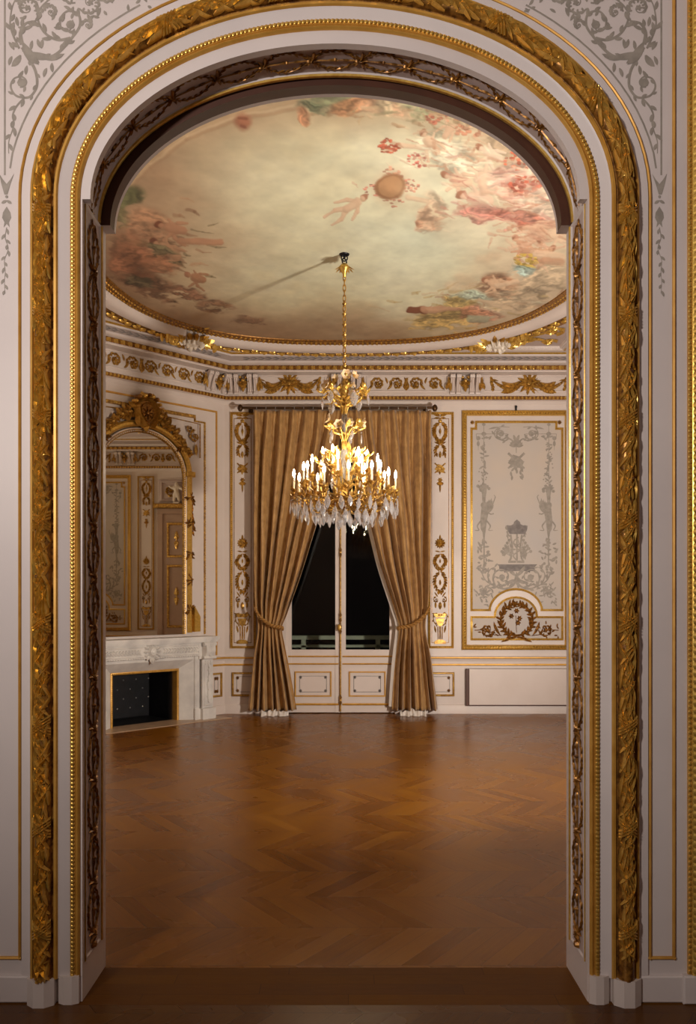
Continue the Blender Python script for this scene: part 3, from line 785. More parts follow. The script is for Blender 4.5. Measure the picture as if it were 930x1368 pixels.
def cap(x0, y0, x1, y1, r, c, a=.9, soft=.5, r1=None):
    global cv
    rmax = max(r, r1 or 0) * 1.2 + 6; ry = yp[:, 0]; i0 = max(0, np.searchsorted(ry, min(y0, y1) - rmax)); i1 = min(NYg, np.searchsorted(ry, max(y0, y1) + rmax) + 1)
    if i1 - i0 < 2: return
    dx, dy = x1 - x0, y1 - y0; L = dx * dx + dy * dy + 1e-6; full = cv; cv = full[i0:i1]
    wx = xp[i0:i1] + FOLD[i0:i1] * 7; wy = yp[i0:i1] + FOLD2[i0:i1] * 6
    t = np.clip(((wx - x0) * dx + (wy - y0) * dy) / L, 0, 1); rr = r + ((r1 if r1 is not None else r) - r) * t
    d = np.hypot(wx - x0 - t * dx, wy - y0 - t * dy)
    lay((1 - sm(1 - soft, 1.0, d / rr)) * a, c)
    side = (wx - x0 - t * dx) * .5 - (wy - y0 - t * dy) * .8
    lay((1 - sm(1 - soft, 1.0, d / rr)) * a * .35 * sm(-.1, .9, -side / rr), tuple(np.array(c) * .72))
    lay((1 - sm(.3, .8, np.hypot(wx - x0 - t * dx - rr * .25, wy - y0 - t * dy + rr * .3) / rr)) * a * .25, tuple(np.minimum(255, np.array(c) * 1.12 + 8)))
    full[i0:i1] = cv; cv = full
FOLD = nz(22, 4, 77) - .5; FOLD2 = nz(34, 4, 78) - .5
def cloth(x, y, w, h, ang, c, seed, a=.8, n=7):
    ca, sa = math.cos(ang), math.sin(ang); w = max(w, 26); h = max(h, 12)
    dx, dy = xp - x + FOLD * 26, yp - y + FOLD2 * 20
    p = (dx * ca + dy * sa) / (w * .62); q = (-dx * sa + dy * ca) / (h * .72)
    d = np.sqrt(p * p + q * q) + FOLD2 * .9; m = 1 - sm(.55, 1.05, d)
    r = np.random.default_rng(seed); k = r.uniform(2.2, 4.0)
    f = np.sin(q * k + p * r.uniform(-2, 2) + FOLD * 9 + seed); f2 = np.sin(q * k * 2.3 - p * r.uniform(1, 3) + FOLD2 * 12)
    sh = 1 + .20 * f + .15 * f2
    global cv
    col_ = np.clip(np.array(c, float)[None, None, :] * sh[..., None], 0, 255)
    cv = cv * (1 - (m * a)[..., None]) + col_ * (m * a)[..., None]
def flowers(x, y, r, c, seed, n=16):
    q = np.random.default_rng(seed)
    for i in range(int(n * 2.2)):
        a = q.uniform(0, 6.28); d = r * math.sqrt(q.random()); cap(x + d * math.cos(a), y + d * .7 * math.sin(a), x + d * math.cos(a) + 2, y + d * .7 * math.sin(a), r * q.uniform(.07, .15), tuple(np.clip(np.array(c) * q.uniform(.75, 1.2), 0, 255)), .8, .4)
SK = (222, 184, 154); SK2 = (206, 152, 120); HAIR = (166, 104, 76)
def body(hx, hy, ang, s, lim=((.9, 1.5), (-.7, 1.3), (2.7, 1.4), (-2.9, 1.2)), c=SK, hair=HAIR, a=.85):
    ca, sa = math.cos(ang), math.sin(ang)
    tx, ty = hx + ca * s * 1.0, hy + sa * s * 1.0; ex, ey = hx + ca * s * 2.6, hy + sa * s * 2.6
    for i, (la, ll) in enumerate(lim):
        bx, by = (tx, ty) if i < 2 else (ex, ey); an = ang + la; mx, my = bx + math.cos(an) * s * ll * .9, by + math.sin(an) * s * ll * .9
        an2 = an + (.5 if i % 2 else -.5); cap(bx, by, mx, my, s * (.36 if i < 2 else .5), c, a, .4, s * .3); cap(mx, my, mx + math.cos(an2) * s * ll * .9, my + math.sin(an2) * s * ll * .9, s * .3, c, a, .4, s * .18)
    cap(tx, ty, ex, ey, s * .68, c, a, .35, s * .62)
    cap(hx - ca * s * .2, hy - sa * s * .2, hx, hy, s * .5, hair, a, .4); cap(hx + ca * s * .15, hy + sa * s * .15 + s * .1, hx + ca * s * .2, hy + sa * s * .2, s * .36, c, a, .4)
# drapery and painted cornice at the near end
for k, cc in enumerate(((196, 158, 120), (214, 180, 142), (176, 134, 100))):
    q_ = [(140, 290 + 3 * k), (165, 250 + 4 * k), (200, 214 + 4 * k), (250, 176 + 4 * k), (320, 149 + 4 * k), (420, 128 + 5 * k), (520, 116 + 5 * k), (600, 122 + 5 * k)]
    for (a_, b_), (c_, d_) in zip(q_, q_[1:]): cap(a_, b_, c_, d_, 4, cc, .5, .9)
cloth(445, 128, 70, 26, -.25, (132, 140, 104), 3, .8); cloth(418, 141, 50, 12, .25, (112, 118, 88), 4, .8); cloth(470, 138, 60, 16, -.35, (196, 128, 86), 5, .8); cloth(405, 152, 26, 10, .9, (190, 120, 84), 6, .8, 4)
cloth(520, 142, 80, 20, .25, (200, 150, 118), 7, .7); cloth(560, 150, 50, 22, .5, (150, 152, 116), 8, .75); cloth(515, 140, 26, 22, 1.2, (196, 174, 140), 9, .7, 4)
cap(322, 160, 326, 162, 14, (158, 88, 62), .8, .8); cap(322, 160, 327, 162, 8, (182, 112, 82), .6, .8); cap(319, 156, 329, 157, 3, (120, 62, 46), .5, .9); cap(322, 166, 328, 168, 2.6, (124, 62, 48), .5, .9)
# upper right company
flowers(585, 150, 22, (206, 112, 88), 21, 22); flowers(630, 165, 26, (196, 124, 96), 22, 18); cloth(660, 180, 90, 34, .6, (206, 168, 134), 23, .6)
cloth(590, 188, 60, 34, .2, (222, 206, 176), 24, .7); flowers(521, 194, 15, (194, 90, 64), 25, 24); cap(536, 192, 572, 196, 4, SK, .8)
flowers(560, 210, 16, (204, 108, 92), 26, 14); cloth(612, 215, 70, 40, .6, (224, 208, 184), 27, .7)
body(566, 176, .9, 11, c=SK); body(640, 196, .5, 11, c=(228, 196, 172)); body(664, 226, 2.7, 11, c=(226, 190, 164)); body(610, 160, 2.2, 9, c=(214, 172, 142)); body(730, 262, 2.3, 11, c=(224, 182, 156)); body(560, 296, -.7, 11, c=(208, 164, 136)); body(596, 232, .35, 12, c=(226, 186, 158))
cap(522, 248, 524, 249, 33, (200, 148, 118), .5, .95); flowers(500, 252, 13, (206, 132, 112), 28, 12); flowers(547, 246, 14, (206, 128, 108), 128, 12); flowers(522, 232, 16, (210, 150, 122), 228, 8); flowers(526, 268, 14, (200, 130, 108), 328, 8); cap(519, 249, 526, 247, 19, (158, 106, 70), .95, .25); cap(521, 249, 525, 247, 15, (190, 138, 96), .9, .2)
body(487, 262, 2.55, 11, ((.8, 1.5), (-.9, 1.3), (.5, 1.6), (-.5, 1.5)), (214, 174, 144)); cap(545, 262, 585, 270, 4.5, SK, .8)
cloth(572, 290, 44, 26, -.5, (196, 146, 118), 29, .75); cloth(586, 270, 40, 18, .9, (214, 180, 152), 30, .7)
body(618, 258, .25, 14, c=(230, 188, 164)); cap(640, 232, 648, 255, 6, (228, 184, 158), .85, .4, 8)
cloth(655, 285, 70, 20, .15, (196, 112, 104), 31, .7); cloth(690, 250, 70, 34, .5, (222, 160, 142), 32, .75); cloth(676, 228, 60, 22, -.3, (224, 176, 160), 33, .7)
flowers(702, 246, 22, (198, 92, 70), 34, 26); flowers(690, 212, 18, (206, 96, 66), 35, 16); cloth(720, 275, 60, 44, .5, (226, 196, 176), 36, .75)
body(700, 300, .3, 15, c=(226, 176, 146)); body(722, 318, -.4, 13, c=SK); body(690, 318, .9, 10, c=(212, 152, 120)); cloth(700, 290, 70, 16, .3, (186, 100, 84), 37, .7)
body(738, 332, 2.6, 11, c=SK2); cap(715, 338, 752, 342, 6, SK, .9); cap(728, 346, 750, 348, 6, SK2, .85)
flowers(702, 347, 16, (206, 166, 70), 38, 26); cloth(694, 359, 36, 8, -.1, (164, 190, 186), 39, .85, 4); cloth(730, 372, 60, 34, -.3, (192, 164, 134), 40, .6)
for k in range(420):
    zone = k % 6; cx_, cy_, sx_, sy_ = ((660, 255, 70, 38), (590, 205, 60, 26), (700, 310, 40, 26), (205, 320, 50, 34), (630, 400, 70, 18), (560, 150, 110, 14))[zone]
    q_x, q_y = rng.normal(cx_, sx_ * .6), rng.normal(cy_, sy_ * .6); an = rng.normal((.35, .3, .1, .35, -.1, .2)[zone], .5); l_ = rng.uniform(5, 17); w_ = rng.uniform(1.4, 4)
    pal = (((228, 196, 178), (204, 140, 128), (232, 214, 190), (190, 120, 104), (214, 168, 140)), ((226, 206, 178), (206, 160, 130), (190, 132, 104), (232, 220, 196)), ((222, 176, 148), (190, 128, 100), (206, 150, 124)), ((160, 112, 82), (128, 84, 60), (190, 140, 106), (110, 92, 64)), ((206, 176, 140), (180, 128, 96), (196, 186, 160), (190, 158, 100)), ((196, 160, 122), (170, 130, 96), (150, 138, 104), (212, 182, 148)))[zone]
    c_ = pal[int(rng.integers(len(pal)))]; bend = rng.uniform(-.6, .6)
    mx_, my_ = q_x + math.cos(an) * l_, q_y + math.sin(an) * l_ * .6
    cap(q_x, q_y, mx_, my_, w_, c_, .42, .7, w_ * .8); cap(mx_, my_, mx_ + math.cos(an + bend) * l_, my_ + math.sin(an + bend) * l_ * .6, w_ * .8, c_, .42, .7, w_ * .3)
# lower right company
cloth(662, 378, 46, 26, .15, (170, 112, 82), 41, .8); body(648, 373, .35, 9, c=(226, 180, 146)); cap(664, 380, 690, 374, 4, SK, .9); cloth(632, 394, 44, 12, .05, (168, 186, 172), 42, .75, 5); cloth(690, 396, 70, 34, -.25, (196, 166, 136), 43, .6)
cloth(598, 424, 96, 22, -.08, (186, 150, 84), 44, .85); cloth(612, 404, 50, 16, .2, (192, 160, 92), 45, .8); cap(547, 413, 568, 414, 5, (130, 66, 44), .9); cap(566, 413, 612, 411, 4.5, SK2, .85); cap(640, 400, 682, 412, 4, (214, 182, 150), .85)
cloth(640, 418, 50, 18, .2, (188, 116, 92), 46, .75); cap(628, 424, 650, 425, 6, (170, 176, 150), .7)
for x, y, r_ in ((600, 380, 10), (615, 372, 12), (640, 345, 10), (655, 340, 9)): cap(x, y, x + 10, y + 2, r_, (212, 176, 144), .35, .8)
cap(550, 255, 590, 300, 30, (216, 190, 160), .25, .9)
# left company
cloth(168, 262, 26, 40, 1.1, (96, 98, 62), 51, .85); cloth(158, 285, 30, 18, .6, (112, 104, 70), 52, .8, 4); cloth(200, 300, 70, 36, .5, (176, 122, 90), 53, .7); body(214, 300, .2, 12, c=(186, 130, 98), hair=(120, 62, 42))
cap(240, 320, 296, 322, 5, (188, 130, 98), .85); body(206, 322, .6, 13, c=(184, 134, 100), hair=(110, 60, 42)); cloth(190, 348, 90, 34, .3, (150, 96, 68), 54, .8); cloth(205, 330, 60, 12, .35, (98, 94, 66), 55, .7, 4)
cloth(196, 378, 90, 26, .35, (112, 72, 52), 56, .8); cloth(190, 376, 40, 14, .3, (82, 76, 56), 57, .7, 4); body(250, 366, .3, 9, c=(172, 118, 86)); cloth(246, 390, 50, 12, .2, (128, 82, 60), 58, .8, 4); cloth(288, 406, 44, 10, .1, (134, 88, 64), 59, .7, 4)
cloth(336, 428, 40, 8, .05, (120, 78, 58), 60, .6, 3); cloth(170, 335, 60, 40, .9, (146, 90, 64), 61, .6)
cv *= (0.94 + .12 * fine)[..., None]; cv *= (1 + .12 * (nz(14, 5, 91) - .5) + .08 * FOLD)[..., None]; lum_ = cv @ np.array([.3, .59, .11]); cv = cv * .84 + lum_[..., None] * .16 * np.array([1.0, .99, .93]); cv = cv * np.array([.975, 1.0, .985]); cv = np.clip(cv, 0, 255)
inside = (np.abs(GX) ** ON + np.abs(GY) ** ON)
me = bpy.data.meshes.new('ceiling_painting')
vz = np.stack([PXw - OCX, PYw - OCY, np.full_like(PXw, 0.0)], -1).reshape(-1, 3)
idx = np.arange(NXg * NYg).reshape(NYg, NXg); q = np.stack([idx[:-1, :-1], idx[1:, :-1], idx[1:, 1:], idx[:-1, 1:]], -1).reshape(-1, 4)
keep = (inside.reshape(-1)[q] <= 1.10).all(1); q = q[keep]
used = np.unique(q); rm = -np.ones(NXg * NYg, int); rm[used] = np.arange(len(used)); q = rm[q]; vz = vz[used]; cc = (cv.reshape(-1, 3)[used]) / 255
me.vertices.add(len(vz)); me.vertices.foreach_set('co', vz.reshape(-1)); me.loops.add(q.size); me.loops.foreach_set('vertex_index', q.reshape(-1))
me.polygons.add(len(q)); me.polygons.foreach_set('loop_start', np.arange(len(q)) * 4); me.update(calc_edges=True)
cc = np.where(cc <= .04045, cc / 12.92, ((cc + .055) / 1.055) ** 2.4)
ca = me.color_attributes.new('paint', 'FLOAT_COLOR', 'POINT'); ca.data.foreach_set('color', np.concatenate([cc, np.ones((len(cc), 1))], 1).reshape(-1))
t = NT('ceiling_fresco'); at = t.new('ShaderNodeAttribute', attribute_name='paint'); t.l.new(at.outputs['Color'], t.b.inputs['Base Color']); t.b.inputs['Roughness'].default_value = .65
t.bump(t.noise(8), .05, .01); me.materials.append(t.m)
ob = bpy.data.objects.new('ceiling_painting', me); C.objects.link(ob); ob.location = (OCX, OCY, CEIL - .012)
tag(ob, 'oval ceiling painting of figures and flowers drifting among pale clouds', 'painting')
# oval frame
def OVP(u, v, h): return (u, v, CEIL - h)
mb = MB()
sweep(mb, OV, [(.02, .006), (.015, .024), (-.02, .034), (-.05, .034), (-.055, .024), (-.08, .036), (-.11, .038), (-.12, .024), (-.125, .03), (-.15, .075), (-.22, .105), (-.30, .095), (-.33, .055), (-.335, .06), (-.50, .075), (-.52, .0)], OVP,
      [3, 3, 3, 3, 3, 3, 3, 0, 0, 0, 0, 0, 1, 3, 1])
beads(mb, OV, -.035, .036, .06, .012, OVP, 1, 1.5); beads(mb, OV, -.095, .040, .06, .012, OVP, 1, 1.4)
o = Orn(); N = int(OV.L / .10)
for i in range(N):
    s = i * OV.L / N
    for sg in (-1, 1): o.leaf(s, 0, sg * .7, .085, .04, .03, -sg * 1.2)
    o.disc(s + .03, .045 * (1 if i % 2 else -1), .022, .03); o.leaf(s + .02, .04 * (1 if i % 2 else -1), .4, .07, .03, .025)
def ovm(s, d, h):
    p, nn, t_ = OV.at(s % OV.L); k = -.425 + d; return (p[0] + nn[0] * k, p[1] + nn[1] * k, CEIL - .068 - h)
o.emit(mb, ovm, 0, 1, 1)
struct('trim_19', mb, [WARM, GILT, GILT2, BRONZE_AND_SHADE])
# spandrel panels of the ceiling
SPD = [(2.87, 11.20), (-1.50, 11.20), (-2.92, 9.78), (-2.92, 5.0), (2.87, 5.0)]
SP = Path(SPD, True)
mb = MB(); sweep(mb, SP, [(-.05, 0), (-.04, .03), (.0, .04), (.03, .02), (.05, .03), (.07, .0)], OVP, [1, 1, 0, 0, 0]); beads(mb, SP, .05, .026, .04, .012, OVP, 0)
o = Orn()
for (cx, cy, sx) in ((2.25, 10.75, 1), (-1.85, 10.45, -1)):
    for (dx, dy, r, a, d) in ((0, 0, .17, 0, 1), (.30, -.28, .16, 1, -1), (-.42, .22, .12, 2, 1), (.36, .16, .10, 0, -1), (.42, -.75, .12, 0, 1)):
        x, y = cx + sx * dx, cy + dy
        if sx < 0: x, y = cx - dx * .55 - .2 * (dx > .2), cy + dy * .55 - .2 * (dx > .2)
        o.scroll(x, y, r * (1 if sx > 0 else .6), a, 1.4, d * sx, .035, .03, 0, 5, .4)
    for k in range(6): o.leaf(cx, cy, k * 1.05, .34 if sx > 0 else .2, .07, .03, .6)
o.emit(mb, OVP, .002, 1, 2)
struct('trim_20', mb, [WARM, GILT, GILT])
# corner mask ornaments on the oval frame
def mask(cx, cy, ang, label):
    t = thing('mask_ornament', (cx, cy, CEIL - .06), label, 'ceiling ornament', 'mask ornaments on the oval frame')
    ca, sa = math.cos(ang), math.sin(ang)
    M = lambda u, v, h=0.0: (cx + ca * u - sa * v, cy + sa * u + ca * v, CEIL - .06 - h)
    mb = MB(); o = Orn(); o.disc(0, 0, .14, .12, 0, 16, .16); o.disc(0, .02, .045, .18, 0, 8, .07); o.disc(-.055, -.01, .04, .145, 0, 8); o.disc(.055, -.01, .04, .145, 0, 8); o.disc(0, .085, .06, .14, 0, 10, .035); o.disc(0, -.08, .08, .12, 0, 10, .05)
    for k in range(9): o.leaf(.10 * math.cos(PI + k * PI / 8), .10 * math.sin(PI + k * PI / 8), PI + k * PI / 8, .09, .05, .12)
    o.emit(mb, M); mb.build('mask', PLASTER, t)
    mb = MB(); o = Orn()
    for k in range(14): a = k * 2 * PI / 14; o.acanthus(.13 * math.cos(a), .13 * math.sin(a), a + random.uniform(-.3, .3), .17, .10, .07, 0, 2)
    for sg in (-1, 1):
        for k in range(7): o.disc(sg * (.2 + .03 * k) + random.uniform(-.02, .02), -.02 + random.uniform(-.09, .09), .035, .10, 0, 6)
        o.acanthus(sg * .16, -.02, (0 if sg > 0 else PI), .24, .12, .08)
    o.emit(mb, M, .01); mb.build('leaf_surround', GILT, t)
mask(1.93, 10.70, -.75, 'cream mask amid gilt leaves on the right of the oval frame')
mask(-1.98, 10.60, .75, 'cream mask amid gilt leaves on the oval frame above the mirror wall')

# ================================================================== WALL PANELS
def small_beads(mb, PL, pts, d, h, step, r, m, closed=True): beads(mb, Path(pts, closed), d, h, step, r, PL, m)
def gilt_frame(mb, PL, pts, w, h, m=(0, 1), bead=.03, closed=True):
    sweep(mb, Path(pts, closed), [(0, 0), (.0, h * .7), (w * .25, h), (w * .35, h * .6), (w * .7, h * .7), (w * .85, h * .9), (w, h * .3), (w, 0)], PL, m[0])
    beads(mb, Path(pts, closed), w * .55, h * .75, bead, bead * .36, PL, m[1])
def trophy(o, x, y, r, h, m=0):      # crossed instruments with a shield of leaves
    for a in (.75, 2.39): o.stroke([(x - r * math.cos(a), y - r * math.sin(a)), (x + r * math.cos(a), y + r * math.sin(a))], r * .16, h, r * .22, m)
    o.poly([(x - r * .75, y - r * .2), (x - r * .3, y + r * .55), (x + r * .2, y + r * .4), (x + r * .7, y - r * .1), (x + r * .45, y - r * .65), (x - r * .2, y - r * .6)], h * .7, m)
    for k in range(7): o.leaf(x, y - r * .2, k * .9, r * .75, r * .3, h, .3, m)
    o.disc(x, y, r * .25, h * 1.2, m)
def big_panel(PL, cx, label, group, dark=GREYD):
    """PL maps photo-scale pixels of the window wall (x about 689) to the wall"""
    base = PL(cx, 868, 0); t = thing('framed_mural', base, label, 'wall panel', group)
    X = lambda x: x + (cx - 689)
    fl = lambda u, v, h=0.0: PL(u, -v, h)          # v grows upward
    mb = MB(); gilt_frame(mb, fl, [(X(617), -868), (X(761), -868), (X(761), -549), (X(617), -549)], 6.8, .05, (0, 1), 3.8); mb.build('outer_frame', [GILT, GILT2], t)
    # field
    mb = MB(); mb.box(fl, X(622), X(756), -863, -554, 0, .006, 0)
    arcx = 689; 
    up = [(633, -812)] + [(X_, Y_) for X_, Y_ in []]
    upper = [(629, -816), (655.5, -816)] + [(689 - 34.5 * math.cos(PI * k / 16), -818 + 30 * math.sin(PI * k / 16)) for k in range(1, 16)] + [(722.5, -816), (752, -816), (752, -572), (744, -572), (744, -563), (635, -563), (635, -572), (629, -572)]
    upper = [(X(a), b) for a, b in upper]
    mb.add([fl(a, b, .010) for a, b in upper], [tuple(range(len(upper)))], 1)
    lower = [(629, -855), (752, -855), (752, -823.5), (718, -823.5)] + [(689 + 29 * math.cos(PI * k / 14), -823 + 26 * math.sin(PI * k / 14)) for k in range(1, 14)] + [(660, -823.5), (629, -823.5)]
    lower = [(X(a), b) for a, b in lower]
    mb.add([fl(a, b, .010) for a, b in lower], [tuple(range(len(lower)))], 1)
    mb.build('field', [WARM, FIELD], t)
    for nm, pts in (('upper_moulding', upper), ('lower_moulding', lower)):
        mb = MB(); sweep(mb, Path(pts, True), [(-.6, 0), (-.4, .022), (.5, .026), (1.3, .018), (2.2, .022), (2.5, .008)], fl, 0); beads(mb, Path(pts, True), 1.2, .022, 2.6, .75, lambda u, v, h: fl(u, v, .02 + (h - .022) * SF), 1); mb.build(nm, [GILT, GILT2], t)
    for x in (631, 747.5):
        mb = MB(); o = Orn(); o.rosette(X(x), -564.5, 3.3, .015, 8); o.emit(mb, fl, .008); mb.build('rosette', GILT2, t)
    # grisaille
    o = Orn(); h = .8e-3; A = lambda x, y: (X(605 + x / 5.8125), -(540 + y / 5.8125)); B = lambda x, y: (X(605 + x / 5.8125), -(680 + y / 5.8125))
    for sg in (-1, 1):
        m = lambda x: 492 - sg * (492 - x)     # mirror the left half
        AA = lambda x, y: A(m(x), y); BB = lambda x, y: B(m(x), y)
        cx_, cy_ = AA(375, 232); o.scroll(cx_, cy_, 9, (0 if sg > 0 else PI), 1.3, sg * -1, 2.0, h, 0, 3, 0); o.disc(cx_, cy_, 3.6, h)
        o.vine([AA(492, 310), AA(440, 270), AA(400, 285), AA(335, 260), AA(325, 215), AA(365, 178), AA(440, 180)], 2.2, h, 6, every=5, w1=.8)
        o.leaf(*AA(360, 180), (PI if sg > 0 else 0), 15, 2.4, h, .3 * sg); o.leaf(*AA(470, 240), -1.2 * sg + (0 if sg > 0 else PI), 10, 4, h)
        o.vine([AA(300, 250), AA(260, 265), AA(235, 250)], 1.5, h, 6, every=3)
        o.stroke([AA(180, 232), AA(420, 232)], .7, h); o.stroke([AA(180, 232), AA(185, 275)], .7, h); o.stroke([AA(240, 165), AA(240, 640)], .8, h); o.stroke([AA(197, 260), AA(197, 360)], 1.0, h, .4)
        o.disc(*AA(197, 265), 3, h); o.leaf(*AA(197, 285), -PI / 2, 8, 4, h); o.leaf(*AA(240, 215), -PI / 2, 6, 7, h); o.leaf(*AA(240, 170), PI / 2, 4, 5, h)
        for k in range(22):
            y = 300 + 330 * k / 22; w = 10 + (40 if k > 12 else 22) * random.random(); o.leaf(*AA(240, y), random.uniform(0, 6.28), random.uniform(4, 8), 2.4, h)
            o.disc(*AA(240 + random.uniform(-1, 1) * w, y), 1.1, h, 0, 6)
        # terminal winged figure
        o.poly([AA(215, 660), AA(265, 655), AA(258, 700), AA(252, 760), AA(228, 760), AA(226, 700)], h)
        for k in range(8): o.disc(*AA(240 + random.uniform(-50, 50), 655 + random.uniform(-25, 25)), 2.3, h, 0, 6)
        for k in range(9): o.leaf(*AA(240, 660), random.uniform(.2, 2.9), 8, 3, h)
        o.disc(*AA(243, 785), 4.8, h, 0, 10); o.poly([AA(222, 805), AA(262, 800), AA(275, 850), AA(262, 915), AA(255, 980), AA(238, 1010), AA(216, 970), AA(212, 900)], h)
        for k in range(6): o.leaf(*AA(262, 850), (1.15 if sg > 0 else PI - 1.15) + sg * (-.45 + .13 * k), 22 - 2.4 * abs(k - 3), 4.0, h, sg * .3)
        o.stroke([AA(265, 840), AA(295, 855), AA(318, 850)], 1.8, h); o.stroke([AA(310, 780), AA(330, 720), AA(320, 705)], 1.2, h)
        for q in (-1, 1): o.stroke([(p[0], p[1]) for p in cat([BB(240 + q * 10, 80), BB(240 + q * 50, 130), BB(240 + q * 38, 165), BB(240 + q * 70, 165)], 5)], 2.4, h, .8)
        o.poly([BB(218, 60), BB(268, 60), BB(258, 140), BB(246, 230), BB(236, 230), BB(224, 140)], h)
        o.stroke([BB(242, 230), BB(242, 460)], 2.4, h, 1.4)
        for k in range(34):
            y = 240 + 260 * k / 34; w = 12 + 55 * math.sin(PI * k / 34); x = 240 + random.uniform(-1, 1) * w
            o.leaf(*BB(x, y), random.uniform(0, 6.28), random.uniform(4, 8), 2.6, h)
            if k % 3 == 0: o.disc(*BB(x, y), 2.0, h, 0, 6)
        o.vine([BB(490, 520), BB(470, 590), BB(400, 620), BB(330, 600), BB(260, 560), BB(225, 500), BB(215, 470)], 3, h, 8, every=4, w1=1)
        o.vine([BB(330, 600), BB(312, 540), BB(330, 490), BB(380, 470), BB(425, 500), BB(425, 545), BB(385, 560), BB(360, 535)], 2.6, h, 6, every=5, w1=1.2); o.disc(*BB(382, 530), 4.2, h)
        o.vine([BB(300, 590), BB(270, 520), BB(290, 470), BB(330, 450)], 2.4, h, 6, every=4, w1=.8); o.leaf(*BB(490, 520), (2.6 if sg > 0 else .54), 18, 5, h, -.6 * sg); o.leaf(*BB(490, 550), (3.5 if sg > 0 else -.36), 14, 5, h)
        o.vine([BB(430, 560), BB(400, 595), BB(350, 580)], 2.2, h, 6, every=3)
        for k in range(46):
            o.leaf(*BB(random.uniform(180, 350 - 60 * (k % 2)), random.uniform(590, 750 if k % 2 else 680)), random.uniform(0, 6.28), random.uniform(3.5, 7), 2, h)
        o.rosette(*BB(245, 645), 6, h, 7)
        # tripod burner
        o.stroke([BB(448, 200), BB(462, 300), BB(450, 385), BB(435, 410)], 2.6, h); o.stroke([BB(430, 410), BB(490, 410)], 3.0, h)
        o.disc(*BB(425, 145), 3.6, h); o.vine([BB(432, 150), BB(424, 190), BB(430, 210)], 2, h, 4, every=2)
        for k in range(12): o.leaf(*BB(455 - 5 * k, 350 - 8 * abs(6 - k)), random.uniform(0, 6.28), 8, 2.6, h); 
        for k in range(5): o.stroke([BB(460, 370), BB(380 + k * 14, 330 - k * 22)], .9, h); o.disc(*BB(380 + k * 14, 330 - k * 22), 2.2, h, 0, 6)
        o.stroke([BB(492, 240 + 60), BB(470, 270), BB(480, 235)], 1.6, h)
    trophy(o, *A(492, 440), 15, h); o.stroke([A(492, 320), A(492, 380)], 1, h)
    for k in range(10): o.leaf(*A(492 + random.uniform(-45, 45), 500 + random.uniform(-20, 60)), -PI / 2 + random.uniform(-.8, .8), 7, 3, h)
    for k in range(9): o.leaf(*A(492, 330), 0.2 + k * .34, 10, 4, h)
    o.poly([B(418, 130), B(450, 128), B(470, 118), B(475, 100), B(497, 82), B(520, 100), B(525, 118), B(545, 128), B(580, 130), B(575, 165), B(560, 195), B(440, 195), B(425, 165)], h, 1)
    o.poly([B(345, 430), B(655, 430), B(640, 445), B(632, 482), B(600, 482), B(598, 495), B(560, 482), B(440, 482), B(400, 495), B(395, 482), B(362, 482), B(358, 445)], h, 1)
    o.stroke([B(497, 195), B(497, 400)], 2.4, h); o.stroke(cat([B(497, 400), B(470, 360), B(525, 310), B(470, 260), B(510, 220)], 6), 1.6, h)
    o.leaf(*B(495, 590), PI / 2, 18, 5, h)
    mb = MB(); o.emit(mb, fl, .0112); mb.build('painted_grotesque', [GREY, dark], t)
    # wreath in the lunette, gilt and brown
    o = Orn(); o.wreath(X(690), -(680 + 860 / 5.8125), 21, 10, .02, 0, 24)
    o0 = o
    for sg in (-1, 1):
        o = Orn(); x = X(690 + sg * 39); o.scroll(x, -841.5, 9.5, (PI if sg > 0 else 0), 1.5, sg, 1.6, .012, 0, 6, .4); o.leaf(X(690 + sg * 22), -848, (PI * .5 - sg * .8), 20, 4, .012, sg * .6)
        for k in range(14): o.leaf(X(690 + sg * random.uniform(28, 58)), -842 + random.uniform(-9, 9), random.uniform(0, 6.28), 5, 2, .010)
        o0.leaf(X(690), -851, PI / 2 + sg * 1.7, 22, 4.5, .02, sg * .3); o.stroke([(X(690 + sg * 20), -849), (X(690 + sg * 30), -848), (X(690 + sg * 39), -841), (X(690 + sg * 56), -842)], 1.2, .01)
        mb = MB(); o.emit(mb, fl, .0115); mb.build('leaf_scroll', BRONZE_AND_SHADE, t)
    o = Orn()
    o.stroke([(X(690), -845), (X(689), -822)], .8, .01); 
    for x, y in ((683, 823), (694, 826), (690, 816), (692, 832)): o.rosette(X(x), -y, 4, .012, 6)
    mb = MB(); o.emit(mb, fl, .0115); mb.build('flower_sprig', BRONZE_AND_SHADE, t)
    mb = MB(); o0.emit(mb, fl, .0115); mb.build('wreath', BRONZE_AND_SHADE, t)
    return t
FARPX = lambda x, y, h=0.0: (fx(x), YF - h, fz(y))
tp = big_panel(FARPX, 689, 'tall gilt framed grey painted panel with smoking urn and wreath right of the window', None)
mb = MB(); mb.tube([FARP(689, 549, .03), FARP(689, 545, .03)], .012, 8); mb.ball(FARP(689, 544, .03), .018); mb.build('hook', BLACK, tp)
RPX = lambda x, y, h=0.0: (XR - h, 7.98 - (x - 689) * SF, fz(y))
big_panel(RPX, 689, 'gilt framed painted panel seen reflected in the arched mirror', None)

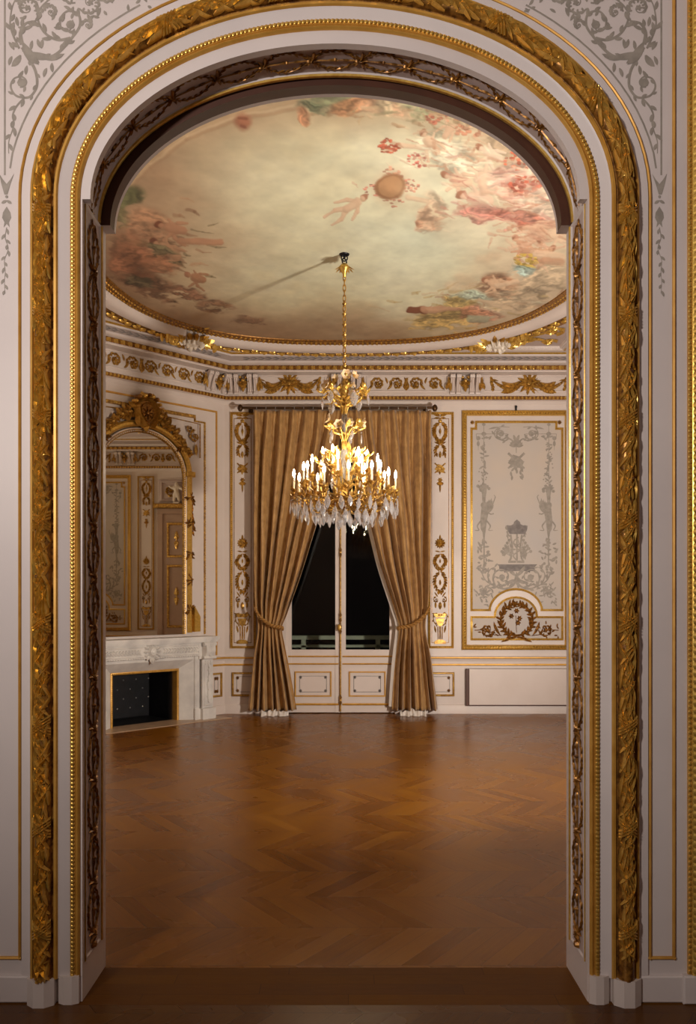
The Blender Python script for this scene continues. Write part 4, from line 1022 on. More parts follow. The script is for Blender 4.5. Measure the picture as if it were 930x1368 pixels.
def narrow_panel(PL, cx, label, s=1.0):
    base = PL(cx, 866, 0); t = thing('pilaster_panel', base, label, 'wall panel', 'narrow gilt arabesque panels')
    X = lambda x: cx + (x - 589) * s; fl = lambda u, v, h=0.0: PL(u, -v, h)
    mb = MB(); gilt_frame(mb, fl, [(X(572), -866), (X(606), -866), (X(606), -551), (X(572), -551)], 3.2, .035, (0, 1), 2.8)
    mb.build('frame', [GILT, GILT2], t)
    mb = MB(); mb.box(fl, X(575), X(603), -863, -554, 0, .005, 0); sweep(mb, Path([(X(576.5), -859), (X(600), -859), (X(600), -559), (X(576.5), -559)], True), [(0, .005), (.2, .010), (.6, .010), (.8, .005)], fl, 1)
    mb.build('field', [WARM, BRONZE_AND_SHADE], t)
    o = Orn(); ow = Orn(); h = .014; c = X(588)
    Y7 = lambda y: -(545 + y / 8.826); Y8 = lambda y: -(695 + y / 7.817)
    o.acanthus(c, Y7(135), -PI / 2, 3.5, 8, h); 
    for sg in (-1, 1):
        L = lambda d: c + sg * d
        o.leaf(c, Y7(100), PI / 2 - sg * 1.1, 9, 3.4, h, -sg * .4); o.leaf(c, Y7(120), PI / 2 - sg * 1.6, 8, 3, h)
        o.vine([(L(1), Y7(170)), (L(6.5), Y7(220)), (L(7.6), Y7(290)), (L(5.5), Y7(350)), (L(1), Y7(410))], 1.3, h, 5.0, every=1, W=2.3)
        o.leaf(c, Y7(425), PI / 2 - sg * 1.45, 8.5, 2.4, h, sg * .4)
        o.vine([(L(1), Y7(435)), (L(6), Y7(480)), (L(5.4), Y7(560))], 1.2, h, 4.8, every=1, W=2.2)
        ow.vine([(L(.5), Y8(350)), (L(6), Y8(400)), (L(6.8), Y8(450)), (L(1), Y8(515))], 1.3, h, 5.0, every=1, W=2.3)
        ow.leaf(c, Y8(522), PI / 2 - sg * 1.4, 8, 2.2, h, sg * .5)
        ow.vine([(L(1), Y8(535)), (L(6.6), Y8(600)), (L(6.8), Y8(680)), (L(1), Y8(755))], 1.3, h, 5.0, every=1, W=2.3)
        ow.scroll(L(5.2), Y8(830), 4, PI / 2, 1.3, -sg, 1.3, h, 0, 3, .3); ow.leaf(L(6), Y8(850), -PI / 2, 9, 3, h)
        ow.leaf(L(3), Y8(800), PI / 2 - sg * .6, 8, 2, h)
        ow.vine([(L(4), Y8(970)), (L(9), Y8(985)), (L(8), Y8(1060)), (L(4), Y8(1100))], 1.2, h, 3.6, every=3); ow.leaf(L(7.5), Y8(1100), -PI / 2 - sg * .2, 10, 2.6, h)
        ow.stroke([(L(3), Y8(1110)), (L(2.6), Y8(1240))], 1.4, h); ow.leaf(c, Y8(330), PI / 2 - sg * 1.4, 7, 2, h)
    o.stroke([(c, Y7(210)), (c, Y7(330))], .9, h); o.leaf(c, Y7(310), PI / 2, 8, 3.4, h); o.disc(c, Y7(155), 2.8, h * 1.2); o.leaf(c, Y7(420), PI / 2, 7, 2.5, h); o.leaf(c, Y7(590), PI / 2, 9, 4, h); o.disc(c, Y7(425), 1.8, h * 1.3)
    trophy(o, c, Y7(710), 9.5, h); o.rosette(c, Y7(850), 3.6, h, 6); o.leaf(c, Y7(860), -PI / 2, 16, 2.6, h)
    for k in range(8): o.leaf(c, Y7(870), -PI / 2 + (k - 3.5) * .3, 6, 2, h)
    for k in range(13): ow.leaf(c, Y8(240), k * .5, 7.5, 3, h, .3)
    ow.rosette(c, Y8(235), 4.5, h * 1.4, 7); ow.leaf(c, Y8(235), PI / 2, 11, 3, h); ow.rosette(c, Y8(750), 3, h, 6); ow.leaf(c, Y8(450), PI / 2, 6, 2.4, h); ow.leaf(c, Y8(680), PI / 2, 8, 3, h)
    ow.leaf(c, Y8(930), PI / 2, 10, 5, h)
    ow.poly([(c - 8, Y8(975)), (c + 8, Y8(975)), (c + 8.5, Y8(990)), (c + 5.5, Y8(1015)), (c - 5.5, Y8(1015)), (c - 8.5, Y8(990))], h); ow.poly([(c - 6, Y8(1025)), (c + 6, Y8(1025)), (c + 4, Y8(1085)), (c + 1.5, Y8(1105)), (c - 1.5, Y8(1105)), (c - 4, Y8(1085))], h * .7)
    ow.stroke([(c, Y8(1105)), (c, Y8(1240))], 2, h); ow.poly([(c - 7.5, Y8(1290)), (c + 7.5, Y8(1290)), (c + 7.5, Y8(1265)), (c + 3, Y8(1245)), (c - 3, Y8(1245)), (c - 7.5, Y8(1265))], h); ow.disc(c, Y8(990), 5, h * 1.4, 0, 10, 2)
    mb = MB(); o.emit(mb, fl, .0055); mb.build('arabesque', GILT2, t); mb = MB(); ow.emit(mb, fl, .0055); mb.build('arabesque', GILT2, t); return t
narrow_panel(FARPX, 589, 'narrow gilt arabesque panel on the right side of the curtains')
narrow_panel(FARPX, 325, 'narrow gilt arabesque panel half hidden by the left curtain')
RPX2 = lambda x, y, h=0.0: (XR - h, 9.05 - (x - 589) * SF, fz(y))
narrow_panel(RPX2, 589, 'narrow gilt arabesque panel seen reflected in the mirror')

def dado_panel(PL, x0, x1, label):
    t = thing('dado_panel', PL((x0 + x1) / 2, 930, 0), label, 'wall panel', 'small gilt dado panels'); fl = lambda u, v, h=0.0: PL(u, -v, h)
    mb = MB(); gilt_frame(mb, fl, [(x0, -930), (x1, -930), (x1, -898), (x0, -898)], 2.6, .03, (0, 1), 2.2); mb.build('frame', [GILT2, GILT], t)
    mb = MB(); mb.box(fl, x0 + 2, x1 - 2, -928, -900, 0, .005, 0); sweep(mb, Path([(x0 + 6, -924.5), (x1 - 6, -924.5), (x1 - 6, -903.5), (x0 + 6, -903.5)], True), [(0, .005), (.1, .009), (.5, .009), (.6, .005)], fl, 1); mb.build('field', [WARM, GREYD], t)
    for a in (x0 + 7.5, x1 - 7.5):
        for b in (-922.5, -905.5):
            mb = MB(); o = Orn(); o.rosette(a, b, 2.6, .012, 8); o.emit(mb, fl, .006); mb.build('rosette', BRONZE_AND_SHADE, t)
dado_panel(FARPX, 556, 607, 'small gilt dado panel beside the foot of the right curtain')
dado_panel(FARPX, 310, 350, 'small gilt dado panel behind the foot of the left curtain')
CPX = lambda x, y, h=0.0: CHAM((x - 300) * SF, fz(y), h)
dado_panel(CPX, 277, 295, 'narrow dado panel squeezed between mantelpiece and corner')

# radiator board
t = thing('radiator_cover', (fx(690), YF, fz(942)), 'plain pale boxed radiator cover below the tall painted panel', 'radiator cover')
mb = MB(); mb.box(FARPX, 622, 768, 942, 893, .004, .07, 0, .0); mb.build('box', SLOT, t, False)
mb = MB(); mb.box(lambda u, v, h=0.0: FARPX(u, -v, h), 626, 767, -940.5, -893, .06, .09, 0, .004); mb.build('front_board', WARM, t)

# ================================================================== CHIMNEY WALL
# gilt fillets on the wall round the mirror bay
mb = MB()
def cham_line(pts, m=0, w=.028, h=.012): sweep(mb, Path(pts), [(-w / 2, 0), (-w / 3, h), (w / 3, h), (w / 2, 0)], CHAM, m)
ul, ur, zt = UC - 1.17, UC + 1.17, 4.18
cham_line([(ur, .82), (ur, zt), (ul, zt), (ul, .82)])
u2, z2 = .97, 4.06
cham_line([(UC + u2, 1.12), (UC + u2, z2 - .06), (UC + u2 - .16, z2 - .06), (UC + u2 - .16, z2)], 1, .022, .02); cham_line([(UC + u2 - .16, z2), (UC - u2 + .16, z2)], 1, .05, .03); cham_line([(UC - u2 + .16, z2), (UC - u2 + .16, z2 - .06), (UC - u2, z2 - .06), (UC - u2, 1.12)], 1, .022, .02)
beads(mb, Path([(UC + u2, 1.12), (UC + u2, z2 - .06)]), 0, .02, .035, .011, CHAM, 1); beads(mb, Path([(UC + u2 - .16, z2), (UC - u2 + .16, z2)]), 0, .03, .035, .013, CHAM, 1)
struct('trim_21', mb, [FLATGOLD, GILT2])
# arched trumeau mirror
MZ0, MZS, MZT, MW = 1.13, 3.20, 3.74, .61
t = thing('overmantel_mirror', CHAM(UC, MZ0, 0), 'tall arched gilt mirror with cartouche crest above the white fireplace', 'mirror')
arc = [(UC + MW * math.cos(PI * k / 28), MZS + (MZT - MZS) * math.sin(PI * k / 28)) for k in range(29)]
gp = [(UC - MW, MZ0), (UC + MW, MZ0)] + arc[0:]
mb = MB(); mb.add([CHAM(u, v, .03) for u, v in gp], [tuple(range(len(gp)))]); mb.build('glass', MIRROR, t, False)
fp = Path([(UC + MW, MZ0)] + arc + [(UC - MW, MZ0)])      # up the right side, over, down: left normal is inwards
mb = MB(); sweep(mb, fp, [(.012, .03), (.012, .04), (0, .055), (-.014, .055), (-.02, .045), (-.03, .05), (-.045, .05), (-.05, .04)], CHAM, [1, 1, 0, 0, 1, 0, 0]); beads(mb, fp, -.006, .056, .03, .009, CHAM, 1); mb.build('inner_frame', [WARM, GILT2], t)
mb = MB()      # gilt outer frame with a shoulder
FW = .165
sh = 3.30
outer = [(UC + MW + .05, MZ0), (UC + MW + .05, sh - .03)]
sweep(mb, Path([(UC + MW + .05, MZ0 + .02), (UC + MW + .05, sh - .05)]), [(0, .0), (0, .05), (-.025, .075), (-.055, .075), (-.08, .05), (-.085, .0)], CHAM, 0)
sweep(mb, Path([(UC - MW - .05, sh - .05), (UC - MW - .05, MZ0 + .02)]), [(0, .0), (0, .05), (-.025, .075), (-.055, .075), (-.08, .05), (-.085, .0)], CHAM, 0)
arc2 = [(UC + (MW + .05) * math.cos(PI * k / 28), MZS + .06 + (MZT - MZS) * math.sin(PI * k / 28)) for k in range(29)]
sweep(mb, Path(arc2), [(0, .0), (0, .05), (-.025, .075), (-.055, .075), (-.08, .05), (-.085, .0)], CHAM, 0)
for sg in (-1, 1):
    u = UC + sg * (MW + .095); mb.box(CHAM, u - .07, u + .07, sh - .07, sh, 0, .09, 0, .015)
mb.build('outer_frame', [GILT], t)
def mpart(o, name): mb = MB(); o.emit(mb, CHAM, .05); mb.build(name, [BRONZE_AND_SHADE if name == 'leaf_tie' else GILT2, GILT], t)
def ties(u, v, extra=0, sg=1):
    o = Orn()
    for k in range(7): o.leaf(u + random.uniform(-.02, .02), v + random.uniform(-.02, .02), random.uniform(0, 6.28), .08, .035, .04)
    o.stroke([(u - .045, v - .01), (u + .045, v + .01)], .03, .035)
    for k in range(extra): o.leaf(u + sg * .04, v - k * .04, -PI / 2 + sg * random.uniform(-.5, .9), .07, .035, .03)
    mpart(o, 'leaf_tie')
for sg in (-1, 1):
    u = UC + sg * (MW + .09)
    for v in (1.45, 1.85, 2.2, 2.62, 2.95): ties(u, v, 12 if v == 2.95 else 0, sg)
    ties(UC + sg * .55, 3.62)
    o = Orn(); o.poly([(u + sg * .04, 1.16), (u + sg * .13, 1.16), (u + sg * .13, 1.36), (u + sg * .08, 1.44), (u + sg * .04, 1.5)], .06, 1); mpart(o, 'foot_scroll')
    o = Orn(); pts = cat([(UC + sg * .21, 3.96), (UC + sg * .30, 3.93), (UC + sg * .46, 3.80), (UC + sg * .58, 3.66), (UC + sg * .68, 3.56)], 5)
    for i, p in enumerate(pts):
        for k in range(4): o.leaf(p[0] + random.uniform(-.03, .03), p[1] + random.uniform(-.04, .03), random.uniform(0, 6.28), .10 - .002 * i, .05, .05)
        if i % 2 == 0: o.disc(p[0], p[1], .032, .08, 0, 8)
    mpart(o, 'leaf_swag'); o = Orn()
    o.scroll(UC + sg * .78, 3.78, .085, PI / 2, 1.4, sg, .02, .02, 0, 4, .35); o.scroll(UC + sg * .70, 3.88, .06, 0, 1.2, -sg, .016, .02, 0, 3, .3); o.leaf(UC + sg * .8, 3.68, -PI / 2, .16, .05, .02)
    o.stroke([(UC + sg * .86, 3.5), (UC + sg * .86, 3.96), (UC + sg * .3, 3.985)], .016, .02); mpart(o, 'corner_scroll')
mb = MB(); o = Orn()      # cartouche crest
cz = 3.98
sh_ = [(UC + .15 * math.sin(a) * (1.0 if math.cos(a) > 0 else .92), cz + .155 * math.cos(a) - (.03 if abs(math.sin(a)) < .3 and math.cos(a) < 0 else 0)) for a in [2 * PI * k / 24 for k in range(24)]]
o.poly(sh_, .05, 1); o.stroke(sh_ + sh_[:2], .06, .11, m=0); o.stroke([(UC + (p_[0] - UC) * .72, cz + (p_[1] - cz) * .72) for p_ in sh_ + sh_[:2]], .02, .09, m=0)
for k in range(8): o.leaf(UC, cz - .02, k * .785, .11, .05, .075, .2, 2)
o.disc(UC, cz - .02, .04, .09, 2)
for sg in (-1, 1):
    o.disc(UC + sg * .055, cz + .19, .045, .14, 0, 10); o.disc(UC + sg * .125, cz + .17, .04, .12, 2, 10); o.disc(UC + sg * .17, cz + .11, .035, .11, 0, 10); o.leaf(UC + sg * .02, cz + .13, PI / 2 - sg * .5, .13, .06, .12)
    o.leaf(UC + sg * .13, cz - .05, -PI / 2 + sg * .2, .15, .06, .09, -sg * .6); o.leaf(UC + sg * .16, cz + .02, PI / 2 - sg * .9, .12, .05, .09)
o.leaf(UC, cz - .15, -PI / 2, .1, .08, .09); o.disc(UC, cz + .21, .03, .15, 2, 8)
o.emit(mb, CHAM, .09); mb.build('cartouche', [GILT, BRONZE_AND_SHADE, BRONZE_AND_SHADE], t)

# fireplace
t = thing('fireplace_mantel', CHAM(UC, 0, .15), 'carved white marble fireplace mantelpiece against the angled left wall', 'fireplace')
def cbox(mb, u0, u1, v0, v1, h0, h1, m=0, bev=.006): mb.box(CHAM, UC + u0, UC + u1, v0, v1, h0, h1, m, bev)
mb = MB()
sp = [(-1.0, 0), (-1.0, .31), (-.86, .34), (-.80, .30), (.80, .30), (.86, .34), (1.0, .31), (1.0, 0)]
for z0, z1, k in ((1.025, 1.045, .94), (1.045, 1.062, .97), (1.062, 1.10, 1.0)):
    P = [(UC + u * (1 - (1 - k) * .35), h * k) for u, h in sp]; N = len(P)
    mb.add([CHAM(u, z0, h) for u, h in P] + [CHAM(u, z1, h) for u, h in P], [(i, (i + 1) % N, N + (i + 1) % N, N + i) for i in range(N)] + [tuple(range(N, 2 * N)), tuple(reversed(range(N)))])
mb.build('shelf', MARBLE, t, False)
mb = MB(); cbox(mb, -.76, .76, .845, 1.025, .0, .25)
for sg in (-1, 1): cbox(mb, sg * .74 - (.0 if sg > 0 else .0) - .03, sg * .74 + .03, .80, .845, .0, .25)
sweep(mb, Path(rect(UC - .72, UC + .72, .865, 1.005), True), [(0, .25), (.006, .258), (.014, .258), (.02, .25)], CHAM, 0)
o = Orn(); n_ = 13
for i in range(n_):
    for sg in (-1, 1):
        x = UC + sg * (.16 + .55 * i / n_)
        o.leaf(x, .90, (.5 if sg > 0 else PI - .5), .07, .03, .012, sg * .5); o.leaf(x, .97, (-.5 if sg > 0 else PI + .5), .07, .03, .012, -sg * .5)
        o.stroke([(x, .905), (x + sg * .045, .965)], .008, .01)
o.disc(UC, .935, .065, .05, 0, 14, .075); o.disc(UC, .935, .04, .062, 0, 10, .05)
for k in range(14): a = 2 * PI * k / 14; o.leaf(UC + .06 * math.cos(a), .935 + .07 * math.sin(a), a, .07, .04, .03)
o.acanthus(UC, .86, -PI / 2, .09, .10, .04)
for k in range(40): o.disc(UC - .68 + 1.36 * k / 39, .853, .011, .012, 0, 6)
o.emit(mb, CHAM, .25); mb.build('carved_frieze', MARBLE, t)
for sg in (-1, 1):
    mb = MB(); a, b = (.735, .95) if sg > 0 else (-.95, -.735)
    cbox(mb, a + .0, b - .0, 0, .15, 0, .30); cbox(mb, a + .02, b - .02, .15, .83, 0, .26)
    u = UC + (a + b) / 2
    def con(x, y, u=u):
        z = .80 + .225 * y; h = .27 + .06 * math.sin(y * PI * .9) + .02 * y; return CHAM(u - .095 + .19 * x, z, h if 0 < x < 1 else .2)
    mb.grid(con, 8, 10)
    for v, r in ((1.0, .03), (.82, .022)): mb.tube([CHAM(u - .098, v, .30), CHAM(u + .098, v, .30)], r, 10)
    o = Orn(); o.acanthus(u, 1.0, -PI / 2, .17, .12, .03); o.emit(mb, CHAM, .315)
    sweep(mb, Path(rect(u - .065, u + .065, .18, .76), True), [(0, .26), (.005, .268), (.012, .268), (.018, .26)], CHAM, 0)
    o = Orn(); o.vine([(u, .72), (u + .008, .6), (u - .008, .45), (u, .22)], .008, .012, .04, every=2)
    for k in range(3): o.leaf(u - .04 + .04 * k, .78, -PI / 2, .06, .025, .015)
    o.emit(mb, CHAM, .262); mb.build('carved_pilaster', MARBLE, t)
for sg in (-1, 1):
    mb = MB(); a, b = (.655, .735) if sg > 0 else (-.735, -.655); cbox(mb, a, b, 0, .845, 0, .23)
    x = UC + (a + b) / 2; o = Orn()
    for k in range(26): o.disc(x + sg * -.022, .17 + .025 * k, .009, .010, 0, 6)
    o.emit(mb, CHAM, .23); cbox(mb, a - .005, b + .005, 0, .15, 0, .245); mb.build('jamb', MARBLE, t)
mb = MB()      # splayed slip round the opening
q0 = [(-.655, 0), (-.655, .80), (.655, .80), (.655, 0)]; q1 = [(-.49, 0), (-.49, .68), (.49, .68), (.49, 0)]
vs = [CHAM(UC + u, v, .21) for u, v in q0] + [CHAM(UC + u, v, .085) for u, v in q1]
mb.add(vs, [(0, 4, 5, 1), (1, 5, 6, 2), (2, 6, 7, 3)]); cbox(mb, -.655, .655, .80, .845, 0, .22); mb.build('slip', MARBLE, t, False)
mb = MB(); P = Path([(UC + .495, 0), (UC + .495, .685), (UC - .495, .685), (UC - .495, 0)])
sweep(mb, P, [(0, .08), (0, .10), (.014, .106), (.028, .10), (.03, .07), (.03, -.02)], CHAM, 0); beads(mb, P, .014, .104, .026, .009, CHAM, 1); mb.build('gilt_trim', [FLATGOLD, GILT2], t)
o_ = thing('firebox', CHAM(UC, 0, -.3), 'black firebox recess inside the fireplace opening', 'firebox', None, 'structure')
mb = MB(); D = .58
vs = [(-OPW, 0, .0), (OPW, 0, 0), (OPW, OPH, 0), (-OPW, OPH, 0), (-OPW, 0, -D), (OPW, 0, -D), (OPW, OPH, -D), (-OPW, OPH, -D)]
mb.add([CHAM(UC + a, b + .001, c) for a, b, c in vs], [(0, 4, 7, 3), (1, 2, 6, 5), (3, 7, 6, 2), (0, 1, 5, 4), (4, 5, 6, 7)]); mb.build('lining', BLACK, o_, False)
t = thing('fireback', CHAM(UC, .0, -.5), 'black iron fireback plate with rows of pale studs inside the fireplace', 'fireback')
mb = MB(); cbox(mb, -.44, .44, .01, .63, -D + .01, -D + .035); mb.build('plate', BLACK, t)
for r in range(4):
    for k in range(5): mb = MB(); mb.ball(CHAM(UC - .42 + .19 * k + (.09 if r % 2 else 0), .14 + .125 * r, -D + .037), .012, 0, 8, 4); mb.build('stud', STEEL, t)
mb = MB(); P = [CHAM(UC - 1.0, 0, 0), CHAM(UC + 1.05, 0, 0), CHAM(UC + 1.12, 0, .42), CHAM(UC - 1.2, 0, .42)]; mb.add([(p[0], p[1], .0) for p in P] + [(p[0], p[1], .006) for p in P], [(4, 5, 6, 7), (0, 1, 5, 4), (1, 2, 6, 5), (2, 3, 7, 6), (3, 0, 4, 7)])
struct('floor_hearth', mb, HEARTH, False)

# ================================================================== FRENCH WINDOW
t = thing('window_1', (fx(455), YF, 0), None, None, None, 'structure')
mb = MB(); FL = lambda u, v, h=0.0: FARPX(u, -v, h)
for x0, x1 in ((376, 383), (527, 534)): mb.box(FL, x0, x1, -953, -556, -.14, .012, 0, .006)
mb.box(FL, 376, 534, -562, -553, -.14, .012, 0, .006); mb.build('frame', WARM, t)
for sg, (a, b) in ((-1, (383, 454.5)), (1, (455.5, 527))):
    lf = MB()
    for x0, x1 in ((a, a + 6.5), (b - 6.5, b)): lf.box(FL, x0, x1, -952, -562, -.07, -.01, 0, .006)
    lf.box(FL, a + 6.5, b - 6.5, -952, -868, -.07, -.02, 0, .006); lf.box(FL, a + 6.5, b - 6.5, -570, -562, -.07, -.02, 0, .006); lf.box(FL, a + 6.5, b - 6.5, -640, -634, -.06, -.02, 0, .006)
    for y in (877, 887): lf.tube([FARPX(a + 2, y, -.012), FARPX(b - 2, y, -.012)], .012, 6, 1)
    lf.tube([FARPX(a + 2, 941, -.012), FARPX(b - 2, 941, -.012)], .016, 6, 1)
    sweep(lf, Path([(a + 10.5, -931), (b - 11.5, -931), (b - 11.5, -897), (a + 10.5, -897)], True), [(0, -.02), (.3, 0), (1.6, .0), (2.0, -.02)], FL, 1)
    sweep(lf, Path([(a + 17, -925), (b - 18, -925), (b - 18, -903), (a + 17, -903)], True), [(0, -.02), (.1, -.014), (.5, -.014), (.6, -.02)], FL, 2)
    o = Orn()
    for xx in (a + 18.5, b - 19.5):
        for yy in (-923, -905): o.rosette(xx, yy, 2.4, .012, 8)
    o.emit(lf, FL, -.02, 1, 2)
    ob = lf.build('casement', [WARM, FLATGOLD, GREYD], t)
    pm = MB(); x0, x1 = fx(a + 6), fx(b - 6)
    for z0, z1 in ((fz(869), fz(640)), (fz(634), fz(569))):
        vs = [(x0, YF + .06, z0), (x1, YF + .02, z0), (x1, YF + .02, z1), (x0, YF + .06, z1)]
        vs += [(p[0], p[1] + .006, p[2]) for p in vs]; pm.add(vs, [(0, 1, 2, 3), (7, 6, 5, 4), (0, 4, 5, 1), (1, 5, 6, 2), (2, 6, 7, 3), (3, 7, 4, 0)])
    pm.build('pane', PANE, t, False)
mb = MB(); mb.tube([FARPX(455, 950, .02), FARPX(455, 562, .02)], .011, 8); 
for y in (738, 825, 840, 935):
    o = Orn(); o.acanthus(455, -y, PI / 2, 9, 4, .02); o.acanthus(455, -y, -PI / 2, 9, 4, .02); o.disc(455, -y, 2, .03); o.emit(mb, FL, .02)
mb.ell(FARPX(453.5, 838, .06), Vector((.03, 0, 0)), Vector((0, .02, 0)), Vector((0, 0, .05)), 0, 8, 6); mb.build('cremone_bolt', GILT2, t)
# window reveal outside and balcony
mb = MB(); mb.box(WORLD, -3, 3, YF + .15, YF + 1.5, -.2, -.02); struct('balcony_slab', mb, STONE, False)
t = thing('balcony_railing', (0, YF + 1.0, -.02), 'pale stone balcony railing outside the dark window', 'railing')
mb = MB(); y0 = YF + .95
mb.box(WORLD, -2.5, 2.5, y0, y0 + .12, .98, 1.04, 0, .01); mb.build('top_rail', STONE, t)
mb = MB(); mb.box(WORLD, -2.5, 2.5, y0 + .02, y0 + .1, .86, .90, 0, .01); mb.box(WORLD, -2.5, 2.5, y0 + .02, y0 + .1, .05, .12, 0, .01); mb.build('lower_rail', STONE, t)
for k in range(9):
    x = -2.35 + .56 * k; mb = MB(); mb.box(WORLD, x - .035, x + .035, y0 + .02, y0 + .1, -.02, .98, 0, .005); mb.build('post', STONE, t)

# ================================================================== CURTAINS
YC = YF - .20
def lerp_tab(tab, y):
    for (y0, a), (y1, b) in zip(tab, tab[1:]):
        if y <= y1:
            f = max(0, (y - y0) / (y1 - y0)); f2 = f; return a + (b - a) * f2
    return tab[-1][1]
def smooth_tab(tab):
    P = cat([(y, x) for y, x in tab], 8); return [(p[0], p[1]) for p in P]
def curtain(outer, inner, label, seed, sg):
    r = random.Random(seed); OT, IT = smooth_tab(outer), smooth_tab(inner)
    yb = 949; t = thing('curtain', (fx((outer[-1][1] + inner[-1][1]) / 2), YC, fz(yb)), label, 'curtain', 'gold curtains at the french window')
    NP = 7; kf = [r.uniform(.55, 1.5) for _ in range(60)]; ph = [r.uniform(-.5, .5) for _ in range(60)]
    s_ = (YF - .2) / YF          # the curtain hangs nearer than the wall
    def pt(a, b):
        y = 549 + (yb - 549) * b; xo, xi = lerp_tab(OT, y), lerp_tab(IT, y); w = abs(xi - xo)
        warp = a + .018 * math.sin(2 * PI * (a * 3 + b * .7) + seed) + .012 * math.sin(2 * PI * (a * 7 - b))
        u = a * NP; k = int(u) % 60; fold = math.sin(2 * PI * u + ph[k] * .0 + 1.1 * math.sin(b * 3 + seed)); fold = math.copysign(abs(fold) ** .75, fold)
        tie = math.exp(-((y - 838) / 26) ** 2); wide = w / 118.0
        amp = (.066 * (.55 + .45 * min(1, b * 6))) * (1 - .62 * tie) * (1 + (kf[k] * (1 - (u % 1)) + kf[k + 1] * (u % 1) - 1) * min(1, b * 4)) if True else 0
        fold2 = .14 * math.sin(4 * PI * u + 1.7 * b * 3 + k) * (.2 + .8 * min(1, b * 2))
        fold2 += .55 * math.sin(4 * PI * u + .6) * max(0, 1 - b * 3.2)
        x = xo + (xi - xo) * (a if b < .02 else warp * min(1, b * 8) + a * (1 - min(1, b * 8)))
        x = max(min(xo, xi), min(max(xo, xi), x))
        bulge = .07 * tie * math.sin(PI * a) + .05 * (1 - tie) * a * (y < 838)
        return (fx(x) * s_, YC - amp * (fold + fold2) - bulge, CAMZ - (y - HOR) * SF * s_)
    mb = MB(); mb.grid(pt, 260, 90); o = mb.build('drape', SILK, t, True, 80)
    md = o.modifiers.new('thick', 'SOLIDIFY'); md.thickness = .004
    # white lining showing along the inner edge and at the floor
    mb = MB(); mb.grid(lambda a, b: (lambda p: (p[0] + (sg * .045 * a if sg < 0 else -.01), YC + .05 + .04 * a, p[2]))(pt(1.0 - .04 * (1 - a), .30 + .69 * b)), 2, 60)
    rb = random.Random(seed + 5)
    xo, xi = lerp_tab(OT, yb), lerp_tab(IT, yb)
    def foot(a, b):
        x = xo + (xi - xo) * (.28 + .55 * a); z = .075 * (1 - b) + .012 * math.sin(a * 23 + seed) * (1 - b)
        return (fx(x) * s_, YC - .03 - .10 * b * (.6 + .4 * math.sin(a * 17 + seed)) - .02 * math.sin(a * 30), max(.004, z * (1 - .2 * math.sin(a * 9))))
    mb.grid(foot, 50, 6); mb.build('lining', LINING, t, True, 80)
    # twisted tieback cord
    mb = MB(); cp = [(lerp_tab(OT, 815) - sg * 1.0, 812), (lerp_tab(OT, 822) + sg * 6, 824), (lerp_tab(IT, 838) * .5 + lerp_tab(OT, 838) * .5 + sg * 3, 835), (lerp_tab(IT, 838) + sg * .5, 838), (lerp_tab(IT, 838) + sg * 1.5, 840)]
    P = cat([(p[0], p[1], 0) for p in cp], 14); n = len(P)
    for q in (0, 1):
        pts = []
        for i, p in enumerate(P):
            f = i / (n - 1); dep = .165 * math.sin(PI * min(1, .12 + f * .80)) ** .6; a = i * .9 + q * PI
            pts.append((fx(p[0]) * s_ + .0, YC - dep - .014 * math.cos(a) - .01, CAMZ - (p[1] - HOR) * SF * s_ + .014 * math.sin(a)))
        mb.tube(pts, .015, 8)
    mb.build('tieback', CORD, t)
curtain([(549, 340), (700, 340), (800, 341), (838, 345), (880, 339), (949, 331)], [(549, 459), (600, 452), (650, 440), (700, 424), (770, 402), (820, 384), (838, 377), (860, 380), (900, 388), (949, 397)], 'gold silk curtain tied back on the left of the window', 1, 1)
curtain([(549, 576), (700, 575), (800, 573), (838, 569), (880, 577), (949, 586)], [(549, 461), (600, 467), (650, 478), (700, 493), (755, 507), (815, 527), (838, 533), (870, 530), (900, 527), (949, 524)], 'gold silk curtain tied back on the right of the window, white lining showing', 2, -1)
# rod
yr = YC - .0; zr = CAMZ + (HOR - 545) * (YC) / FPX; cxr = lambda x: (x - 465) * YC / FPX
t = thing('curtain_rod', (cxr(455), yr, zr), 'dark bronze curtain rod with rings across the top of the window', 'curtain rod')
mb = MB(); mb.tube([(cxr(322), yr, zr), (cxr(580), yr, zr)], .017, 10); mb.build('rod', RODM, t)
for x in (321, 581): mb = MB(); mb.lathe([(0.001, -.05), (.02, -.045), (.035, -.02), (.04, 0), (.03, .03), (.012, .045), (.001, .05)], (cxr(x), yr, zr), 10); mb.build('finial', RODM, t)
for x in (333, 570): mb = MB(); mb.tube([(cxr(x), yr, zr), (cxr(x), YF, zr)], .012, 8); mb.lathe([(.03, -.03), (.035, 0), (.03, .03)], (cxr(x), YF - .02, zr), 10); mb.build('bracket', RODM, t)
ring = None
for k in range(19):
    x = cxr(343 + 12.6 * k)
    if ring is None:
        mb = MB(); mb.tube([(x + .001 * math.sin(a), yr + .027 * math.cos(a), zr - .008 + .027 * math.sin(a)) for a in [2 * PI * i / 14 for i in range(15)]], .005, 6); mb.ball((x, yr, zr - .04), .008); ring = mb.build('ring', STEEL, t); rx = x
    else:
        c = ring.copy(); C.objects.link(c); c.parent = t; c.location = ring.location + Vector((x - rx, 0, 0))

